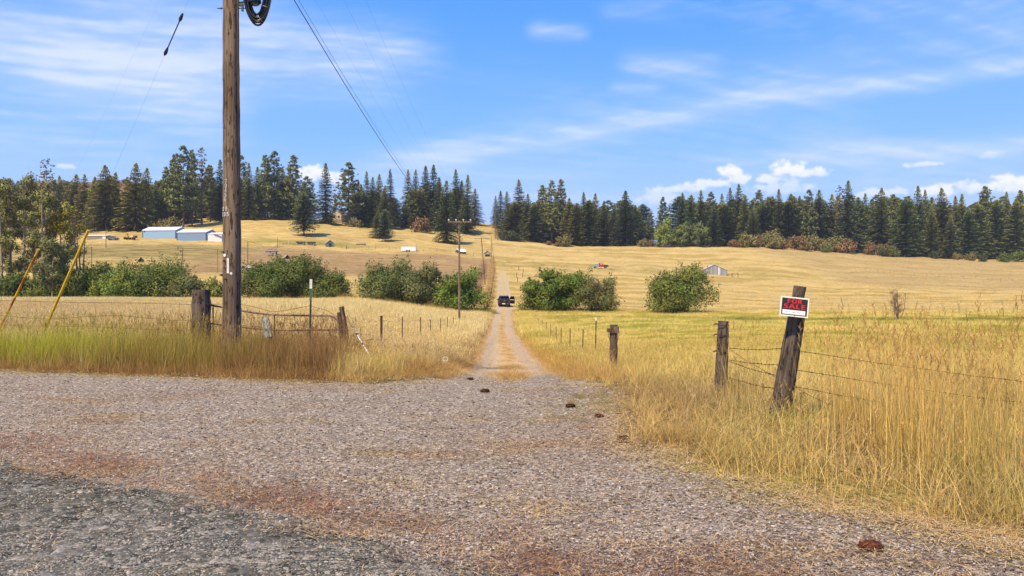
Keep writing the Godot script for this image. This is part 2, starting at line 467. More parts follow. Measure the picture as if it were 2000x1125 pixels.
func ground_tint(x: float, z: float) -> Color:
	var d := -z
	var a := N1.get_noise_2d(x * 1.1, z * 1.1)
	var b := N1.get_noise_2d(x * 6.0 + 50.0, z * 6.0)
	var e := N1.get_noise_2d(x * 0.35 - 70.0, z * 0.35)
	var c := Color(0.66, 0.50, 0.15).lerp(Color(0.50, 0.36, 0.09), clampf(0.5 + b * 1.1, 0, 1))
	if d < 100.0 and d > 0.0:
		if d < 16.0: c = c.lerp(Color(0.27, 0.185, 0.075), 0.8)
		if x > -1.0:
			c = c.lerp(Color(0.34, 0.34, 0.06), 0.75 * smoothstep(0.02, 0.3, a + 0.5 * b))
			var ditch := (1.0 - smoothstep(3.0, 9.0, absf(d - 84.0 - 0.10 * x))) * smoothstep(20.0, 34.0, x) * smoothstep(-0.25, 0.2, b + a)
			c = c.lerp(Color(0.13, 0.17, 0.025), ditch * 0.9)
	elif d >= 100.0:
		var mown := Color(0.81, 0.615, 0.235)
		var dark := Color(0.56, 0.41, 0.125)
		if lane(x, z) > 1.0:
			# swaths left by the mower, following the slope
			var bend := d + 0.045 * x + 9.0 * N1.get_noise_2d(x * 0.55, z * 0.45 + 300.0)
			var swath := sin(bend * TAU / (7.5 + d * 0.018)) * 0.5 + 0.5
			var wide := clampf(0.5 + e * 1.6 + 0.5 * a, 0.0, 1.0)
			c = mown.lerp(dark, clampf(swath * 0.8 * (0.45 + wide) + 0.25 * wide + b * 0.35 - 0.08, 0.0, 1.0))
			var olive := (1.0 - smoothstep(10.0, 26.0, absf(d - 262.0))) * (1.0 - smoothstep(70.0, 110.0, x)) * smoothstep(-0.3, 0.4, a + b)
			c = c.lerp(Color(0.34, 0.29, 0.07), olive * 0.6)
			var far := smoothstep(96.0, 118.0, x - 0.12 * (d - 250.0)) * smoothstep(215.0, 240.0, d) 
			c = c.lerp(Color(0.50, 0.37, 0.17), far * 0.5)
		else:
			var streak := N1.get_noise_2d(x * 1.4, d * 5.0)
			c = mown.lerp(dark, clampf(0.45 + streak * 1.3 + b * 0.4, 0.0, 1.0))
			var pasture := smoothstep(190.0, 205.0, d + 6.0 * a) * (1.0 - smoothstep(278.0, 292.0, d + 4.0 * b)) * smoothstep(-112.0, -85.0, x)
			c = c.lerp(Color(0.44, 0.29, 0.155).lerp(Color(0.36, 0.225, 0.11), clampf(0.5 + streak * 1.5 + b, 0, 1)), pasture * 0.68)
			var meadow := smoothstep(225.0, 245.0, d) * (1.0 - smoothstep(282.0, 296.0, d)) * (1.0 - smoothstep(-100.0, -84.0, x))
			c = c.lerp(Color(0.29, 0.25, 0.085), meadow * (0.6 + 0.5 * streak))
			var green := (1.0 - smoothstep(4.0, 14.0, absf(d - 312.0))) * (1.0 - smoothstep(12.0, 34.0, absf(x + 84.0)))
			c = c.lerp(Color(0.40, 0.36, 0.07), green * 0.8)
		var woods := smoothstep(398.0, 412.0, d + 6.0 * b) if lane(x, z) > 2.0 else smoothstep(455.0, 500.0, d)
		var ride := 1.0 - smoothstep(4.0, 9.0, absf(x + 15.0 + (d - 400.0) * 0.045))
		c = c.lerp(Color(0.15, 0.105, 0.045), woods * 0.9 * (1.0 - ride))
		if d > 520.0 and x < -150.0:
			c = Color(0.40, 0.245, 0.12).lerp(Color(0.20, 0.105, 0.05), clampf(0.5 + 1.6 * b, 0, 1))
		var verge := smoothstep(0.0, 1.2, lane(x, z) + 3.4 + 0.8 * b) * (1.0 - smoothstep(1.2, 2.6, lane(x, z) + 2.6))
		c = c.lerp(Color(0.30, 0.165, 0.075), verge * smoothstep(120.0, 150.0, d) * (1.0 - smoothstep(250.0, 300.0, d)) * 0.9)
	var soft := 1.0 + 0.16 * e + 0.10 * b
	return Color(c.r * soft, c.g * soft, c.b * soft)

func build_ground() -> void:
	var depths := []
	var d := -40.0
	var list := [0.6, 1.6]
	while list[-1] < 13.0: list.append(list[-1] + 0.45)
	while list[-1] < 22.0: list.append(list[-1] + 0.25)
	while list[-1] < 110.0: list.append(list[-1] * 1.021)
	while list[-1] < 430.0: list.append(list[-1] + 1.7)
	while list[-1] < 1000.0: list.append(list[-1] * 1.03)
	list.append(1600.0); list.append(3000.0)
	var azs := []
	var az := -180.0
	while az < 180.01:
		azs.append(az)
		az += 0.2 if absf(az + 0.1) < 38.0 else (1.0 if absf(az) < 62.0 else 4.0)
	azs[-1] = 180.0
	var m := MB.new()
	var na := azs.size()
	for r in list:
		for k in na:
			var t: float = deg_to_rad(azs[k])
			var q: float = r / cos(minf(absf(t), deg_to_rad(42.0)))
			var x := sin(t) * q; var z := -cos(t) * q
			var y := h(x, z)
			if r < 242.0:
				var bb := bare(x, z)
				y -= 0.16 * smoothstep(0.05, 0.45, bb)
			m.v.append(Vector3(x, y, z))
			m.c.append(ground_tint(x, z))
			m.uv.append(Vector2(x, z))
	var nr := list.size()
	m.n.resize(m.v.size())
	for i in nr:
		for k in na:
			var p := m.v[maxi(i - 1, 0) * na + k]; var q := m.v[mini(i + 1, nr - 1) * na + k]
			var e := m.v[i * na + maxi(k - 1, 0)]; var f := m.v[i * na + mini(k + 1, na - 1)]
			var nn := (f - e).cross(q - p).normalized()
			m.n[i * na + k] = nn if nn.y > 0 else -nn
	for i in nr - 1:
		for k in na - 1:
			var a := i * na + k
			var b := a + na
			m.ix.append(a); m.ix.append(b); m.ix.append(b + 1); m.ix.append(a); m.ix.append(b + 1); m.ix.append(a + 1)
	# a small lid where the rings begin
	var ci := m.v.size()
	m.v.append(Vector3(0, h(0, 0) - 0.16, 0)); m.n.append(Vector3.UP); m.c.append(Color(0.3, 0.25, 0.2)); m.uv.append(Vector2.ZERO)
	for k in na - 1:
		m.ix.append(ci); m.ix.append(k); m.ix.append(k + 1)
	var g := vmat("dry_ground", 0.95)
	g.albedo_texture = noise_tex(0.02, 3, 0.62, 1.0)
	g.uv1_triplanar = true; g.uv1_world_triplanar = true; g.uv1_scale = Vector3.ONE / 3.7
	g.heightmap_enabled = true; g.heightmap_texture = noise_tex(0.03, 9, 0.0, 1.0); g.heightmap_scale = 7.0
	solo("ground", m, g, "golden hay fields and rolling slopes rising to the wooded hills", "ground", "", "structure")

func build_apron() -> void:
	var m := MB.new()
	var st := 0.14
	var x0 := -34.0; var z0 := -20.0
	var nx := 330; var nz := 152
	var keep := PackedFloat32Array()
	for j in nz + 1:
		for i in nx + 1:
			var x := x0 + i * st; var z := z0 + j * st
			var b := apron_in(x, z)
			var s := b + 0.16 * N1.get_noise_2d(x * 30.0, z * 30.0) + 0.12 * N1.get_noise_2d(x * 100.0, z * 100.0)
			keep.append(s)
			var y := h(x, z) + 0.008 * N1.get_noise_2d(x * 60.0, z * 60.0) + 0.03 * N1.get_noise_2d(x * 9.0, z * 9.0) - 0.1 * (1.0 - smoothstep(-0.15, 0.25, s)) - 0.03 * smoothstep(0.1, 0.4, road_in(x, z))
			m.v.append(Vector3(x, y, z)); m.n.append(Vector3.UP); m.uv.append(Vector2(x, z))
			var r := -road_in(x, z)
			var a := N1.get_noise_2d(x * 8.0, z * 8.0); var f := N1.get_noise_2d(x * 40.0, z * 40.0)
			var g := N1.get_noise_2d(x * 3.0 + 9.0, z * 3.0)
			var c := Color(1.12, 1.13, 1.12)
			c = c.lerp(Color(0.84, 0.76, 0.70), clampf(0.45 + a * 0.9 + g * 0.6, 0, 1) * 0.55)
			c = c.lerp(Color(1.25, 0.95, 0.52), (1.0 - smoothstep(0.15, 0.85, s)) * 0.85)                     # straw along the grass
			var rim := exp(-pow((r - 0.35 - 0.3 * a) / 0.42, 2.0)) * clampf(0.6 + f * 1.2, 0, 1)
			c = c.lerp(Color(0.62, 0.38, 0.25), rim * 0.65)                                                       # rusty needles along the pavement
			var moss := exp(-(Vector2(x - 1.25, z + 11.2).length_squared()) / 1.4) * clampf(0.5 + f * 1.4, 0, 1)
			c = c.lerp(Color(0.45, 0.5, 0.22), moss * 0.8)
			var path := exp(-pow((absf(x - 0.1 + 0.25 * (z + 12.0)) - 0.8) / 0.5, 2.0)) * smoothstep(-4.0, -7.0, z)
			c = c.lerp(Color(1.28, 1.22, 1.10), path * 0.45)
			c = c.lerp(Color(0.78, 0.74, 0.70), 0.5 * smoothstep(0.1, 0.5, N1.get_noise_2d(x * 2.2 + 30.0, z * 4.0)))
			var straw := smoothstep(0.25, 0.5, N1.get_noise_2d(x * 7.0 + 70.0, z * 16.0))
			c = c.lerp(Color(1.1, 0.78, 0.42), straw * 0.55)
			var v := 1.0 + 0.12 * f
			m.c.append(Color(c.r * v, c.g * v, c.b * v))
	for j in nz:
		for i in nx:
			var a := j * (nx + 1) + i
			if keep[a] < -0.15 and keep[a + 1] < -0.15 and keep[a + nx + 1] < -0.15: continue
			m.ix.append(a); m.ix.append(a + 1); m.ix.append(a + nx + 2); m.ix.append(a); m.ix.append(a + nx + 2); m.ix.append(a + nx + 1)
	var g := gravel_mat("apron_gravel", [Color(0.062, 0.053, 0.036), Color(0.219, 0.186, 0.148), Color(0.295, 0.254, 0.201), Color(0.179, 0.147, 0.111), Color(0.355, 0.311, 0.253), Color(0.245, 0.200, 0.156), Color(0.128, 0.097, 0.067), Color(0.318, 0.284, 0.237), Color(0.479, 0.436, 0.353)], 0.95, 0.8, 11, 0.030)
	solo("gravel_apron", m, g, "pinkish grey gravel apron between paved road and driveway", "gravel", "", "structure")

	var p := MB.new()
	var rows := 22; var cols := 420
	for i in cols + 1:
		var s := -38.0 + i * 0.17
		for j in rows + 1:
			var t := (0.0 if j == 0 else 7.2 * pow(float(j) / rows, 1.3))
			var base := ROAD_P + ROAD_T * s
			if j <= 3:
				t += (0.28 * N1.get_noise_2d(s * 22.0, 5.0) + 0.12 * N1.get_noise_2d(s * 90.0, 15.0)) * (1.0 - j / 4.0)
			var q := base + Vector2(-ROAD_T.y, ROAD_T.x) * t
			var y := h(q.x, q.y) + 0.02 + 0.006 * N1.get_noise_2d(q.x * 60.0, q.y * 60.0)
			if j == 0: y -= 0.05
			p.v.append(Vector3(q.x, y, q.y)); p.n.append(Vector3.UP); p.uv.append(q)
			var a := N1.get_noise_2d(q.x * 10.0, q.y * 10.0); var f := N1.get_noise_2d(q.x * 34.0, q.y * 34.0)
			var c := Color(1, 1, 1).lerp(Color(0.66, 0.68, 0.58), clampf(0.5 + a, 0, 1))
			c = c.lerp(Color(0.42, 0.42, 0.34), exp(-pow((t - 0.25) / 0.35, 2.0)) * clampf(0.6 + f, 0, 1) * 0.8)
			p.c.append(c)
	for i in cols:
		for j in rows:
			var a := i * (rows + 1) + j
			var b := a + rows + 1
			p.ix.append(a); p.ix.append(b); p.ix.append(b + 1); p.ix.append(a); p.ix.append(b + 1); p.ix.append(a + 1)
	var k := gravel_mat("chip_seal", [Color(0.035, 0.035, 0.03), Color(0.10, 0.10, 0.085), Color(0.15, 0.145, 0.125), Color(0.08, 0.08, 0.07), Color(0.20, 0.19, 0.165), Color(0.13, 0.115, 0.095), Color(0.06, 0.06, 0.055), Color(0.17, 0.17, 0.16), Color(0.36, 0.33, 0.29)], 1.7, 2.0, 23, 0.025)
	solo("paved_road", p, k, "dark grey chip seal road with worn ragged edge", "road", "", "structure")

	var dr := MB.new()
	var dd := 13.6
	var dep := []
	while dd < 240.0:
		dep.append(dd); dd += maxf(0.2, dd * 0.009)
	var nc := 26
	for i in dep.size():
		for j in nc + 1:
			var u := -1.0 + 2.0 * j / nc
			var wd := along(DRIVE_W, dep[i])
			var x := along(DRIVE_X, dep[i]) + u * (wd + 0.1)
			var z: float = -dep[i]
			var f := N1.get_noise_2d(x * 36.0, z * 22.0); var a := N1.get_noise_2d(x * 10.0, z * 6.0)
			var rut := exp(-pow((absf(u) - 0.52) / 0.24, 2.0))
			var edge := smoothstep(0.82, 1.0, absf(u) + 0.12 * f)
			var y := h(x, z) + 0.012 - 0.035 * rut - 0.14 * smoothstep(0.9, 1.0, absf(u)) + 0.012 * f
			y += lerpf(-0.14, 0.0, smoothstep(14.6, 17.2, dep[i] + 2.4 * f + 1.6 * a)) if dep[i] < 18.0 else 0.0
			dr.v.append(Vector3(x, y, z)); dr.n.append(Vector3.UP); dr.uv.append(Vector2(x, z))
			var c := Color(1.0, 0.93, 0.78).lerp(Color(0.76, 0.70, 0.61), clampf(rut * 0.9 + f * 0.5, 0, 1) * (1.0 - 0.5 * smoothstep(40.0, 110.0, dep[i])))
			var crown := exp(-pow(u / 0.26, 2.0)) * smoothstep(-0.9, 0.1, f + a)
			c = c.lerp(Color(1.0, 0.78, 0.34), clampf(crown + edge * 0.9, 0, 1) * 0.9)
			c = c.lerp(Color(1.0, 0.86, 0.54), smoothstep(0.0, 0.45, N1.get_noise_2d(x * 14.0 + 20.0, z * 40.0)) * 0.55)
			c = c.lerp(Color(0.60, 0.56, 0.53), (1.0 - smoothstep(15.0, 24.0, dep[i])) * 0.8)
			c = c.lerp(Color(1.0, 0.90, 0.58), smoothstep(150.0, 225.0, dep[i]) * 0.85)
			dr.c.append(c)
	for i in dep.size() - 1:
		for j in nc:
			var a := i * (nc + 1) + j
			var b := a + nc + 1
			dr.ix.append(a); dr.ix.append(b); dr.ix.append(b + 1); dr.ix.append(a); dr.ix.append(b + 1); dr.ix.append(a + 1)
	var track := gravel_mat("track_gravel", [Color(0.258, 0.206, 0.146), Color(0.447, 0.378, 0.292), Color(0.516, 0.447, 0.353), Color(0.378, 0.318, 0.241), Color(0.568, 0.499, 0.404), Color(0.430, 0.370, 0.284)], 1.3, 0.8, 51, 0.030)
	solo("driveway", dr, track, "pale two-track gravel driveway with a straw-coloured crown running up to the hill", "driveway", "", "structure")

# ---------------------------------------------------------------- grasses
func blade(m: MB, at: Vector3, yaw: float, hgt: float, lean: float, w: float, segs: int, col: Color, curl := 1.0) -> void:
	var f := Vector3(cos(yaw), 0, sin(yaw))
	var s := Vector3(-f.z, 0, f.x)
	var turn := s.rotated(Vector3.UP, 0.9 * sin(yaw * 7.0))
	var nf := turn.cross(Vector3.UP)
	var i0 := m.v.size()
	for k in segs + 1:
		var t := float(k) / segs
		var p := at + Vector3.UP * hgt * (t - 0.22 * lean * t * t * curl) + f * hgt * lean * t * t * curl
		var ww := w * (1.0 - 0.85 * t) * 0.5
		m.v.append(p - turn * ww); m.v.append(p + turn * ww)
		var nn := (nf + Vector3.UP * 0.25).normalized()
		m.n.append(nn); m.n.append(nn)
		m.c.append(col); m.c.append(col)
		m.uv.append(Vector2(0, t)); m.uv.append(Vector2(1, t))
	for k in segs:
		var a := i0 + k * 2
		m.ix.append(a); m.ix.append(a + 2); m.ix.append(a + 3); m.ix.append(a); m.ix.append(a + 3); m.ix.append(a + 1)

func clump(sd: int, count: int, rad: float, lo: float, hi: float, w: float, segs: int, seeds: int, lean := 0.5, dark := 0.55) -> MB:
	var r := RandomNumberGenerator.new(); r.seed = sd
	var m := MB.new()
	for i in count:
		var q := Vector2.from_angle(r.randf() * TAU) * rad * sqrt(r.randf())
		var g := r.randf_range(dark, 1.0)
		var hue := Color(g, g * r.randf_range(0.94, 1.04), g * r.randf_range(0.8, 1.1))
		var pick := r.randf()
		if pick < 0.20: hue = Color(1.22, 1.30, 1.65) * r.randf_range(0.85, 1.05)
		elif pick < 0.36: hue = Color(0.55, 0.45, 0.40) * r.randf_range(0.7, 1.1)
		blade(m, Vector3(q.x, -0.03, q.y), r.randf() * TAU, r.randf_range(lo, hi) * (1.0 if r.randf() < 0.75 else 0.6), r.randf_range(0.05, 1.0) * lean, w * r.randf_range(0.6, 1.2), segs, hue)
	for i in seeds:
		var q := Vector2.from_angle(r.randf() * TAU) * rad * sqrt(r.randf())
		var yaw := r.randf() * TAU
		var hh := r.randf_range(hi * 0.95, hi * 1.35)
		var ln := r.randf_range(0.05, 0.28)
		var cc := Color(1.05, 0.95, 0.85) * r.randf_range(0.75, 1.05)
		blade(m, Vector3(q.x, -0.03, q.y), yaw, hh, ln, w * 0.55, 4, cc)
		var f := Vector3(cos(yaw), 0, sin(yaw))
		var top := Vector3(q.x, -0.03, q.y) + Vector3.UP * hh * (1.0 - 0.22 * ln) + f * hh * ln
		var head := Color(0.80, 0.68, 0.70) * r.randf_range(0.6, 1.1)
		for k in 7:   # a loose seed head
			var u := k / 7.0
			var b := top - (Vector3.UP * 0.85 + f * ln * 1.6) * 0.13 * u
			blade(m, b, r.randf() * TAU, r.randf_range(0.025, 0.05), r.randf_range(0.2, 0.9), w * 1.3, 1, head)
	return m

func spot(px: float, d: float) -> Vector2:
	return Vector2((px - 1000.0) / F * d, -d)

func grass_tint(x: float, z: float) -> Color:
	var d := -z
	var a := N1.get_noise_2d(x * 5.0, z * 5.0)
	var b := N1.get_noise_2d(x * 18.0 + 31.0, z * 18.0)
	var e := N1.get_noise_2d(x * 1.6 - 40.0, z * 1.6)
	var j := rng.randf()
	var c := Color(0.86, 0.69, 0.235).lerp(Color(0.72, 0.54, 0.15), clampf(0.5 + a + 0.4 * (j - 0.5), 0, 1))
	c = c.lerp(Color(0.88, 0.74, 0.42), 0.6 * smoothstep(0.62, 0.95, j))
	if d > 11.0 and x > 1.0:
		c = c.lerp(Color(0.84, 0.71, 0.19), 0.45 * smoothstep(11.0, 15.0, d))
	if d > 17.5:
		if x > 1.0:
			var w := smoothstep(-0.02, 0.30, e + 0.5 * a) * smoothstep(20.0, 40.0, d) * 0.55
			c = c.lerp(Color(0.50, 0.44, 0.07), w)
			var gr := smoothstep(0.02, 0.26, a + 0.4 * b + 0.25 * e) * smoothstep(3.0, 9.0, x)
			c = c.lerp(Color(0.40, 0.43, 0.06), gr * 0.8)
			var ditch := (1.0 - smoothstep(3.0, 8.0, absf(d - 84.0 - 0.10 * x))) * smoothstep(18.0, 28.0, x) * smoothstep(-0.45, 0.0, a + b)
			c = c.lerp(Color(0.13, 0.19, 0.025), ditch * 0.9)
			if d < 45.0 and x < 5.5:
				c = c.lerp(Color(0.42, 0.42, 0.10), 0.5 * smoothstep(-0.1, 0.35, b) * (1.0 - smoothstep(1.0, 2.6, absf(x - 3.0))))
		else:
			c = c.lerp(Color(0.92, 0.78, 0.40), 0.55 + 0.3 * smoothstep(-0.2, 0.3, e))
	var dv := absf(x - along(DRIVE_X, clampf(d, 14.0, 240.0))) - along(DRIVE_W, clampf(d, 14.0, 240.0))
	if d > 14.0 and dv < 1.1 and x < 0.0:
		c = c.lerp(Color(0.30, 0.135, 0.06), 0.75 * (1.0 - smoothstep(0.35, 1.1, dv)) * smoothstep(-0.35, 0.1, b))
	elif d > 14.0 and dv < 1.0:
		c = c.lerp(Color(0.58, 0.30, 0.08), 0.55 * (1.0 - smoothstep(0.3, 1.0, dv)))
	if d > 11.0 and d < 18.0 and x < -2.2:
		# the roadside strip: lime at the left, rusty weeds towards the gate
		var front := apron_in(x, z) * -1.0
		var lime := smoothstep(-15.0, -11.5, x) * (1.0 - smoothstep(-8.5, -5.5, x)) * smoothstep(0.25, 0.6, front) * (1.0 - smoothstep(2.5, 3.4, front))
		c = c.lerp(Color(0.56, 0.59, 0.06), 0.92 * lime * smoothstep(-0.6, 0.0, b + a))
		var olive := smoothstep(-9.5, -7.0, x) * (1.0 - smoothstep(-3.5, -3.1, x)) * (1.0 - smoothstep(2.6, 3.6, front))
		var rusty := smoothstep(-7.5, -4.0, x) * 0.9
		c = c.lerp(Color(0.46, 0.40, 0.08).lerp(Color(0.36, 0.20, 0.09), clampf(rusty + 1.0 * b, 0, 1)), 0.92 * olive)
		var low := (1.0 - smoothstep(0.3, 0.7, front)) * smoothstep(-16.0, -9.0, x) * (1.0 - smoothstep(-3.8, -2.8, x))
		c = c.lerp(Color(0.33, 0.19, 0.09), 0.7 * low)
	elif d <= 13.0 and x > 0.5:
		c = c.lerp(Color(0.42, 0.42, 0.10), 0.6 * smoothstep(0.05, 0.25, a * 0.7 + b * 0.5))
		c = c.lerp(Color(0.46, 0.30, 0.13), 0.5 * smoothstep(0.05, 0.28, -b))
		var dock := 1.0 - smoothstep(0.7, 2.3, Vector2((x - 2.2) * 1.3, z + 11.0).length())
		c = c.lerp(Color(0.36, 0.24, 0.13).lerp(Color(0.30, 0.28, 0.10), smoothstep(-0.1, 0.15, b)), 0.8 * dock)
		var damp := smoothstep(0.50, 0.60, x / maxf(d, 1.0)) * smoothstep(-0.15, 0.15, a + b) * (1.0 - smoothstep(7.0, 9.0, d))
		c = c.lerp(Color(0.38, 0.38, 0.12), 0.6 * damp)
	return c

func grass_height(x: float, d: float) -> float:
	var a := N1.get_noise_2d(x * 5.0 + 11.0, d * 5.0)
	var f := 1.0
	if x > 0.0:
		f = 0.42 + 0.5 * N1.get_noise_2d(x * 16.0, d * 16.0)
		if d > 11.0: f = lerpf(f, 0.40 + 0.22 * a, smoothstep(11.0, 16.0, d))
		f += 0.20 * smoothstep(0.46, 0.56, x / maxf(d, 1.0)) * (1.0 - smoothstep(8.0, 10.5, d))
	elif d > 17.5:
		f = 0.86 + 0.2 * a
		f = lerpf(f, 0.50 + 0.15 * a, smoothstep(-12.0, -7.0, x * 24.0 / maxf(d, 20.0)) * (1.0 - smoothstep(60.0, 80.0, d)))
	elif x > -3.3:
		f = 0.62 + 0.2 * a
	return f

func build_grass() -> void:
	var gm := vmat("grass_blades", 0.7, 0.55)
	rng.seed = 21
	# near roadside: tall dry clumps with seed heads
	var near := []
	for k in 4: near.append(clump(40 + k, 34, 0.20, 0.42, 0.82, 0.0075, 4, 2, 0.55).mesh(gm))
	var tall := []
	for k in 3: tall.append(clump(60 + k, 9, 0.20, 0.7, 1.15, 0.0075, 5, 8, 0.35).mesh(gm))
	var bent := []
	for k in 3: bent.append(clump(70 + k, 34, 0.24, 0.30, 0.62, 0.0065, 5, 1, 1.5).mesh(gm))
	var field := []
	for k in 4: field.append(clump(80 + k, 60, 0.45, 0.38, 0.66, 0.013, 2, 1, 0.4, 0.66).mesh(gm))
	var far := []
	for k in 3: far.append(clump(90 + k, 46, 0.85, 0.32, 0.62, 0.034, 1, 0, 0.4, 0.66).mesh(gm))
	var mats := {"near": near, "tall": tall, "bent": bent, "field": field, "far": far}
	var tr := {}
	var cl := {}
	for key in mats:
		tr[key] = []; cl[key] = []
		for k in mats[key].size():
			tr[key].append([]); cl[key].append([])
	var put := func(key: String, x: float, z: float, sc: float, sy: float, c: Color) -> void:
		var k := rng.randi() % (mats[key] as Array).size()
		if key == "near" or key == "field": sy *= grass_height(x, -z)
		var b := Basis(Vector3.UP, rng.randf() * TAU).scaled(Vector3(sc, sc * sy, sc))
		tr[key][k].append(Transform3D(b, Vector3(x, h(x, z) - 0.01, z)))
		cl[key][k].append(c)
	# right foreground
	for i in 15000:
		var p := Vector2(rng.randf_range(0.8, 14.0), rng.randf_range(-19.0, -1.5))
		if absf(atan2(p.x, -p.y)) > 0.85: continue
		var b := -bare(p.x, p.y)
		if b < 0.04: continue
		var c := grass_tint(p.x, p.y)
		var keep := smoothstep(0.0, 0.5, b)
		if rng.randf() < 0.92 * smoothstep(-0.06, 0.14, N1.get_noise_2d(p.x * 26.0 + 7.0, p.y * 26.0)): continue
		if b < 0.75:
			if rng.randf() < 0.75: put.call("bent", p.x, p.y, rng.randf_range(0.6, 1.1), lerpf(0.5, 1.0, b / 0.75), c.lerp(Color(0.72, 0.50, 0.20), 0.5))
		elif rng.randf() < (0.34 if -p.y < 8.5 or p.x < 4.0 else 0.24) * keep:
			put.call("near", p.x, p.y, rng.randf_range(0.65, 1.15), lerpf(0.7, 1.0, smoothstep(0.7, 1.6, b)), c)
		elif rng.randf() < 0.42: put.call("bent", p.x, p.y, rng.randf_range(0.7, 1.2), rng.randf_range(0.4, 0.85), c.lerp(Color(0.80, 0.62, 0.30), 0.35))
	# tall stands by the fence at the right
	for i in 560:
		var ang_ := rng.randfn(0.465, 0.10)
		var dd := rng.randf_range(5.6, 11.0)
		var p := Vector2(tan(ang_) * dd, -dd)
		if -bare(p.x, p.y) < 1.0 or absf(p.x / -p.y - 0.362) < 0.034: continue
		var lim := smoothstep(0.06, 0.26, N1.get_noise_2d(p.x * 20.0, p.y * 20.0)) * 0.8 + 0.05
		if rng.randf() > lim: continue
		put.call("tall", p.x, p.y, rng.randf_range(0.7, 1.05), rng.randf_range(0.8, 1.08), grass_tint(p.x, p.y).lerp(Color(0.62, 0.40, 0.12), 0.4))
	# left roadside strip
	for i in 21000:
		var p := Vector2(rng.randf_range(-24.0, -1.4), rng.randf_range(-23.0, -12.8))
		var b := -bare(p.x, p.y)
		if b < 0.03: continue
		var c := grass_tint(p.x, p.y)
		if b < 0.4: put.call("bent", p.x, p.y, rng.randf_range(0.5, 0.9), lerpf(0.4, 0.9, b / 0.4), c.lerp(Color(0.66, 0.42, 0.15), 0.55))
		elif rng.randf() < 0.75:
			var low := 1.0
			put.call("near", p.x, p.y, rng.randf_range(0.7, 1.12), low * (1.0 if b < 3.6 else 0.82), c)
	# verges of the driveway and the near part of both fields
	for i in 16000:
		var dd := lerpf(17.0, 34.0, pow(rng.randf(), 0.8))
		var x := rng.randf_range(-0.84, 0.84) * dd
		if x < -1.4 and dd < 22.0: continue
		var b := -bare(x, -dd)
		if b < 0.02: continue
		var c := grass_tint(x, -dd)
		if b < 0.35: put.call("bent", x, -dd, rng.randf_range(0.5, 0.9), 0.7, c)
		else: put.call("near", x, -dd, rng.randf_range(0.75, 1.15), rng.randf_range(0.75, 1.0), c)
	for i in 34000:
		var dd := lerpf(24.0, 66.0, pow(rng.randf(), 0.72))
		var x := rng.randf_range(-0.82, 0.82) * dd
		var b := -bare(x, -dd)
		if b < 0.05: continue
		var c := grass_tint(x, -dd)
		var dv := absf(x - along(DRIVE_X, dd)) - along(DRIVE_W, dd)
		var tall_ := 1.0 if x < 0.0 or dv < 3.0 else 0.72 + 0.25 * N1.get_noise_2d(x * 4.0, dd * 4.0)
		put.call("field", x, -dd, rng.randf_range(0.8, 1.15) * (0.45 if b < 0.4 else 1.0), rng.randf_range(0.75, 1.0) * tall_, c)
	for i in 44000:
		var dd := lerpf(56.0, 122.0, pow(rng.randf(), 0.8))
		var x := rng.randf_range(-0.78, 0.78) * dd
		if dd > 104.0 and rng.randf() < smoothstep(104.0, 122.0, dd): continue
		var b := -bare(x, -dd)
		if b < 0.25: continue
		var c := grass_tint(x, -dd)
		var low := 1.0 if x < 0.0 or b < 3.0 else 0.62 + 0.3 * N1.get_noise_2d(x * 3.0, dd * 3.0)
		put.call("far", x, -dd, rng.randf_range(0.75, 1.1) * (0.45 if b < 0.8 else 1.0), rng.randf_range(0.75, 1.05) * low, c)
	# stubble and tussocks out on the mown slopes
	for i in 70000:
		var dd := lerpf(112.0, 390.0, pow(rng.randf(), 0.8))
		var x := rng.randf_range(-0.74, 0.74) * dd
		if drive_in(x, -dd) > -0.3: continue
		if N1.get_noise_2d(x * 2.5, dd * 4.0) < -0.12: continue
		var c := ground_tint(x, -dd) * rng.randf_range(0.85, 1.45)
		if rng.randf() < 0.06: c = Color(0.26, 0.19, 0.06)
		put.call("far", x, -dd, rng.randf_range(0.4, 1.0), rng.randf_range(0.25, 0.6), c)
	for e in [[20, 128, 4.0], [95, 126, 4.5], [172, 124, 6.0], [232, 118, 4.3], [302, 124, 7.0], [362, 121, 3.5], [518, 122, 5.8], [582, 122, 5.8], [640, 121, 3.7], [757, 118, 5.2], [818, 116, 5.0], [902, 112, 4.3], [1052, 120, 3.5], [1098, 119, 4.5], [1160, 117, 3.7], [1328, 113, 5.7], [1755, 88, 1.6]]:
		var q := spot(e[0], e[1])
		for k in 60:
			var a := rng.randf() * TAU
			var rr: float = e[2] * rng.randf_range(0.75, 1.12)
			put.call("field", q.x + cos(a) * rr, q.y + sin(a) * rr, rng.randf_range(0.9, 1.5), rng.randf_range(0.9, 1.7), Color(0.66, 0.50, 0.15).lerp(Color(0.36, 0.36, 0.08), rng.randf() * 0.8))
	# the brown verge beside the lane up the hill
	for i in 1500:
		var dd := rng.randf_range(95.0, 290.0)
		var x := along(DRIVE_X, minf(dd, 235.0)) - 2.1 - rng.randf() * 1.6 + (0.0 if dd < 235.0 else (dd - 235.0) * -0.03)
		put.call("far", x, -dd, rng.randf_range(0.35, 0.7), rng.randf_range(0.7, 1.2), Color(0.46, 0.27, 0.13).lerp(Color(0.62, 0.45, 0.17), rng.randf()))
	# straggly growth on the driveway's crown
	for i in 2400:
		var dd := lerpf(19.0, 110.0, pow(rng.randf(), 1.4))
		var x := along(DRIVE_X, dd) + rng.randfn(0.0, 0.22)
		if N1.get_noise_2d(x * 10.0, dd * 7.0) < -0.12: continue
		put.call("bent", x, -dd, rng.randf_range(0.3, 0.65), 0.4, Color(0.80, 0.58, 0.22).lerp(Color(0.5, 0.3, 0.12), rng.randf() * 0.8))
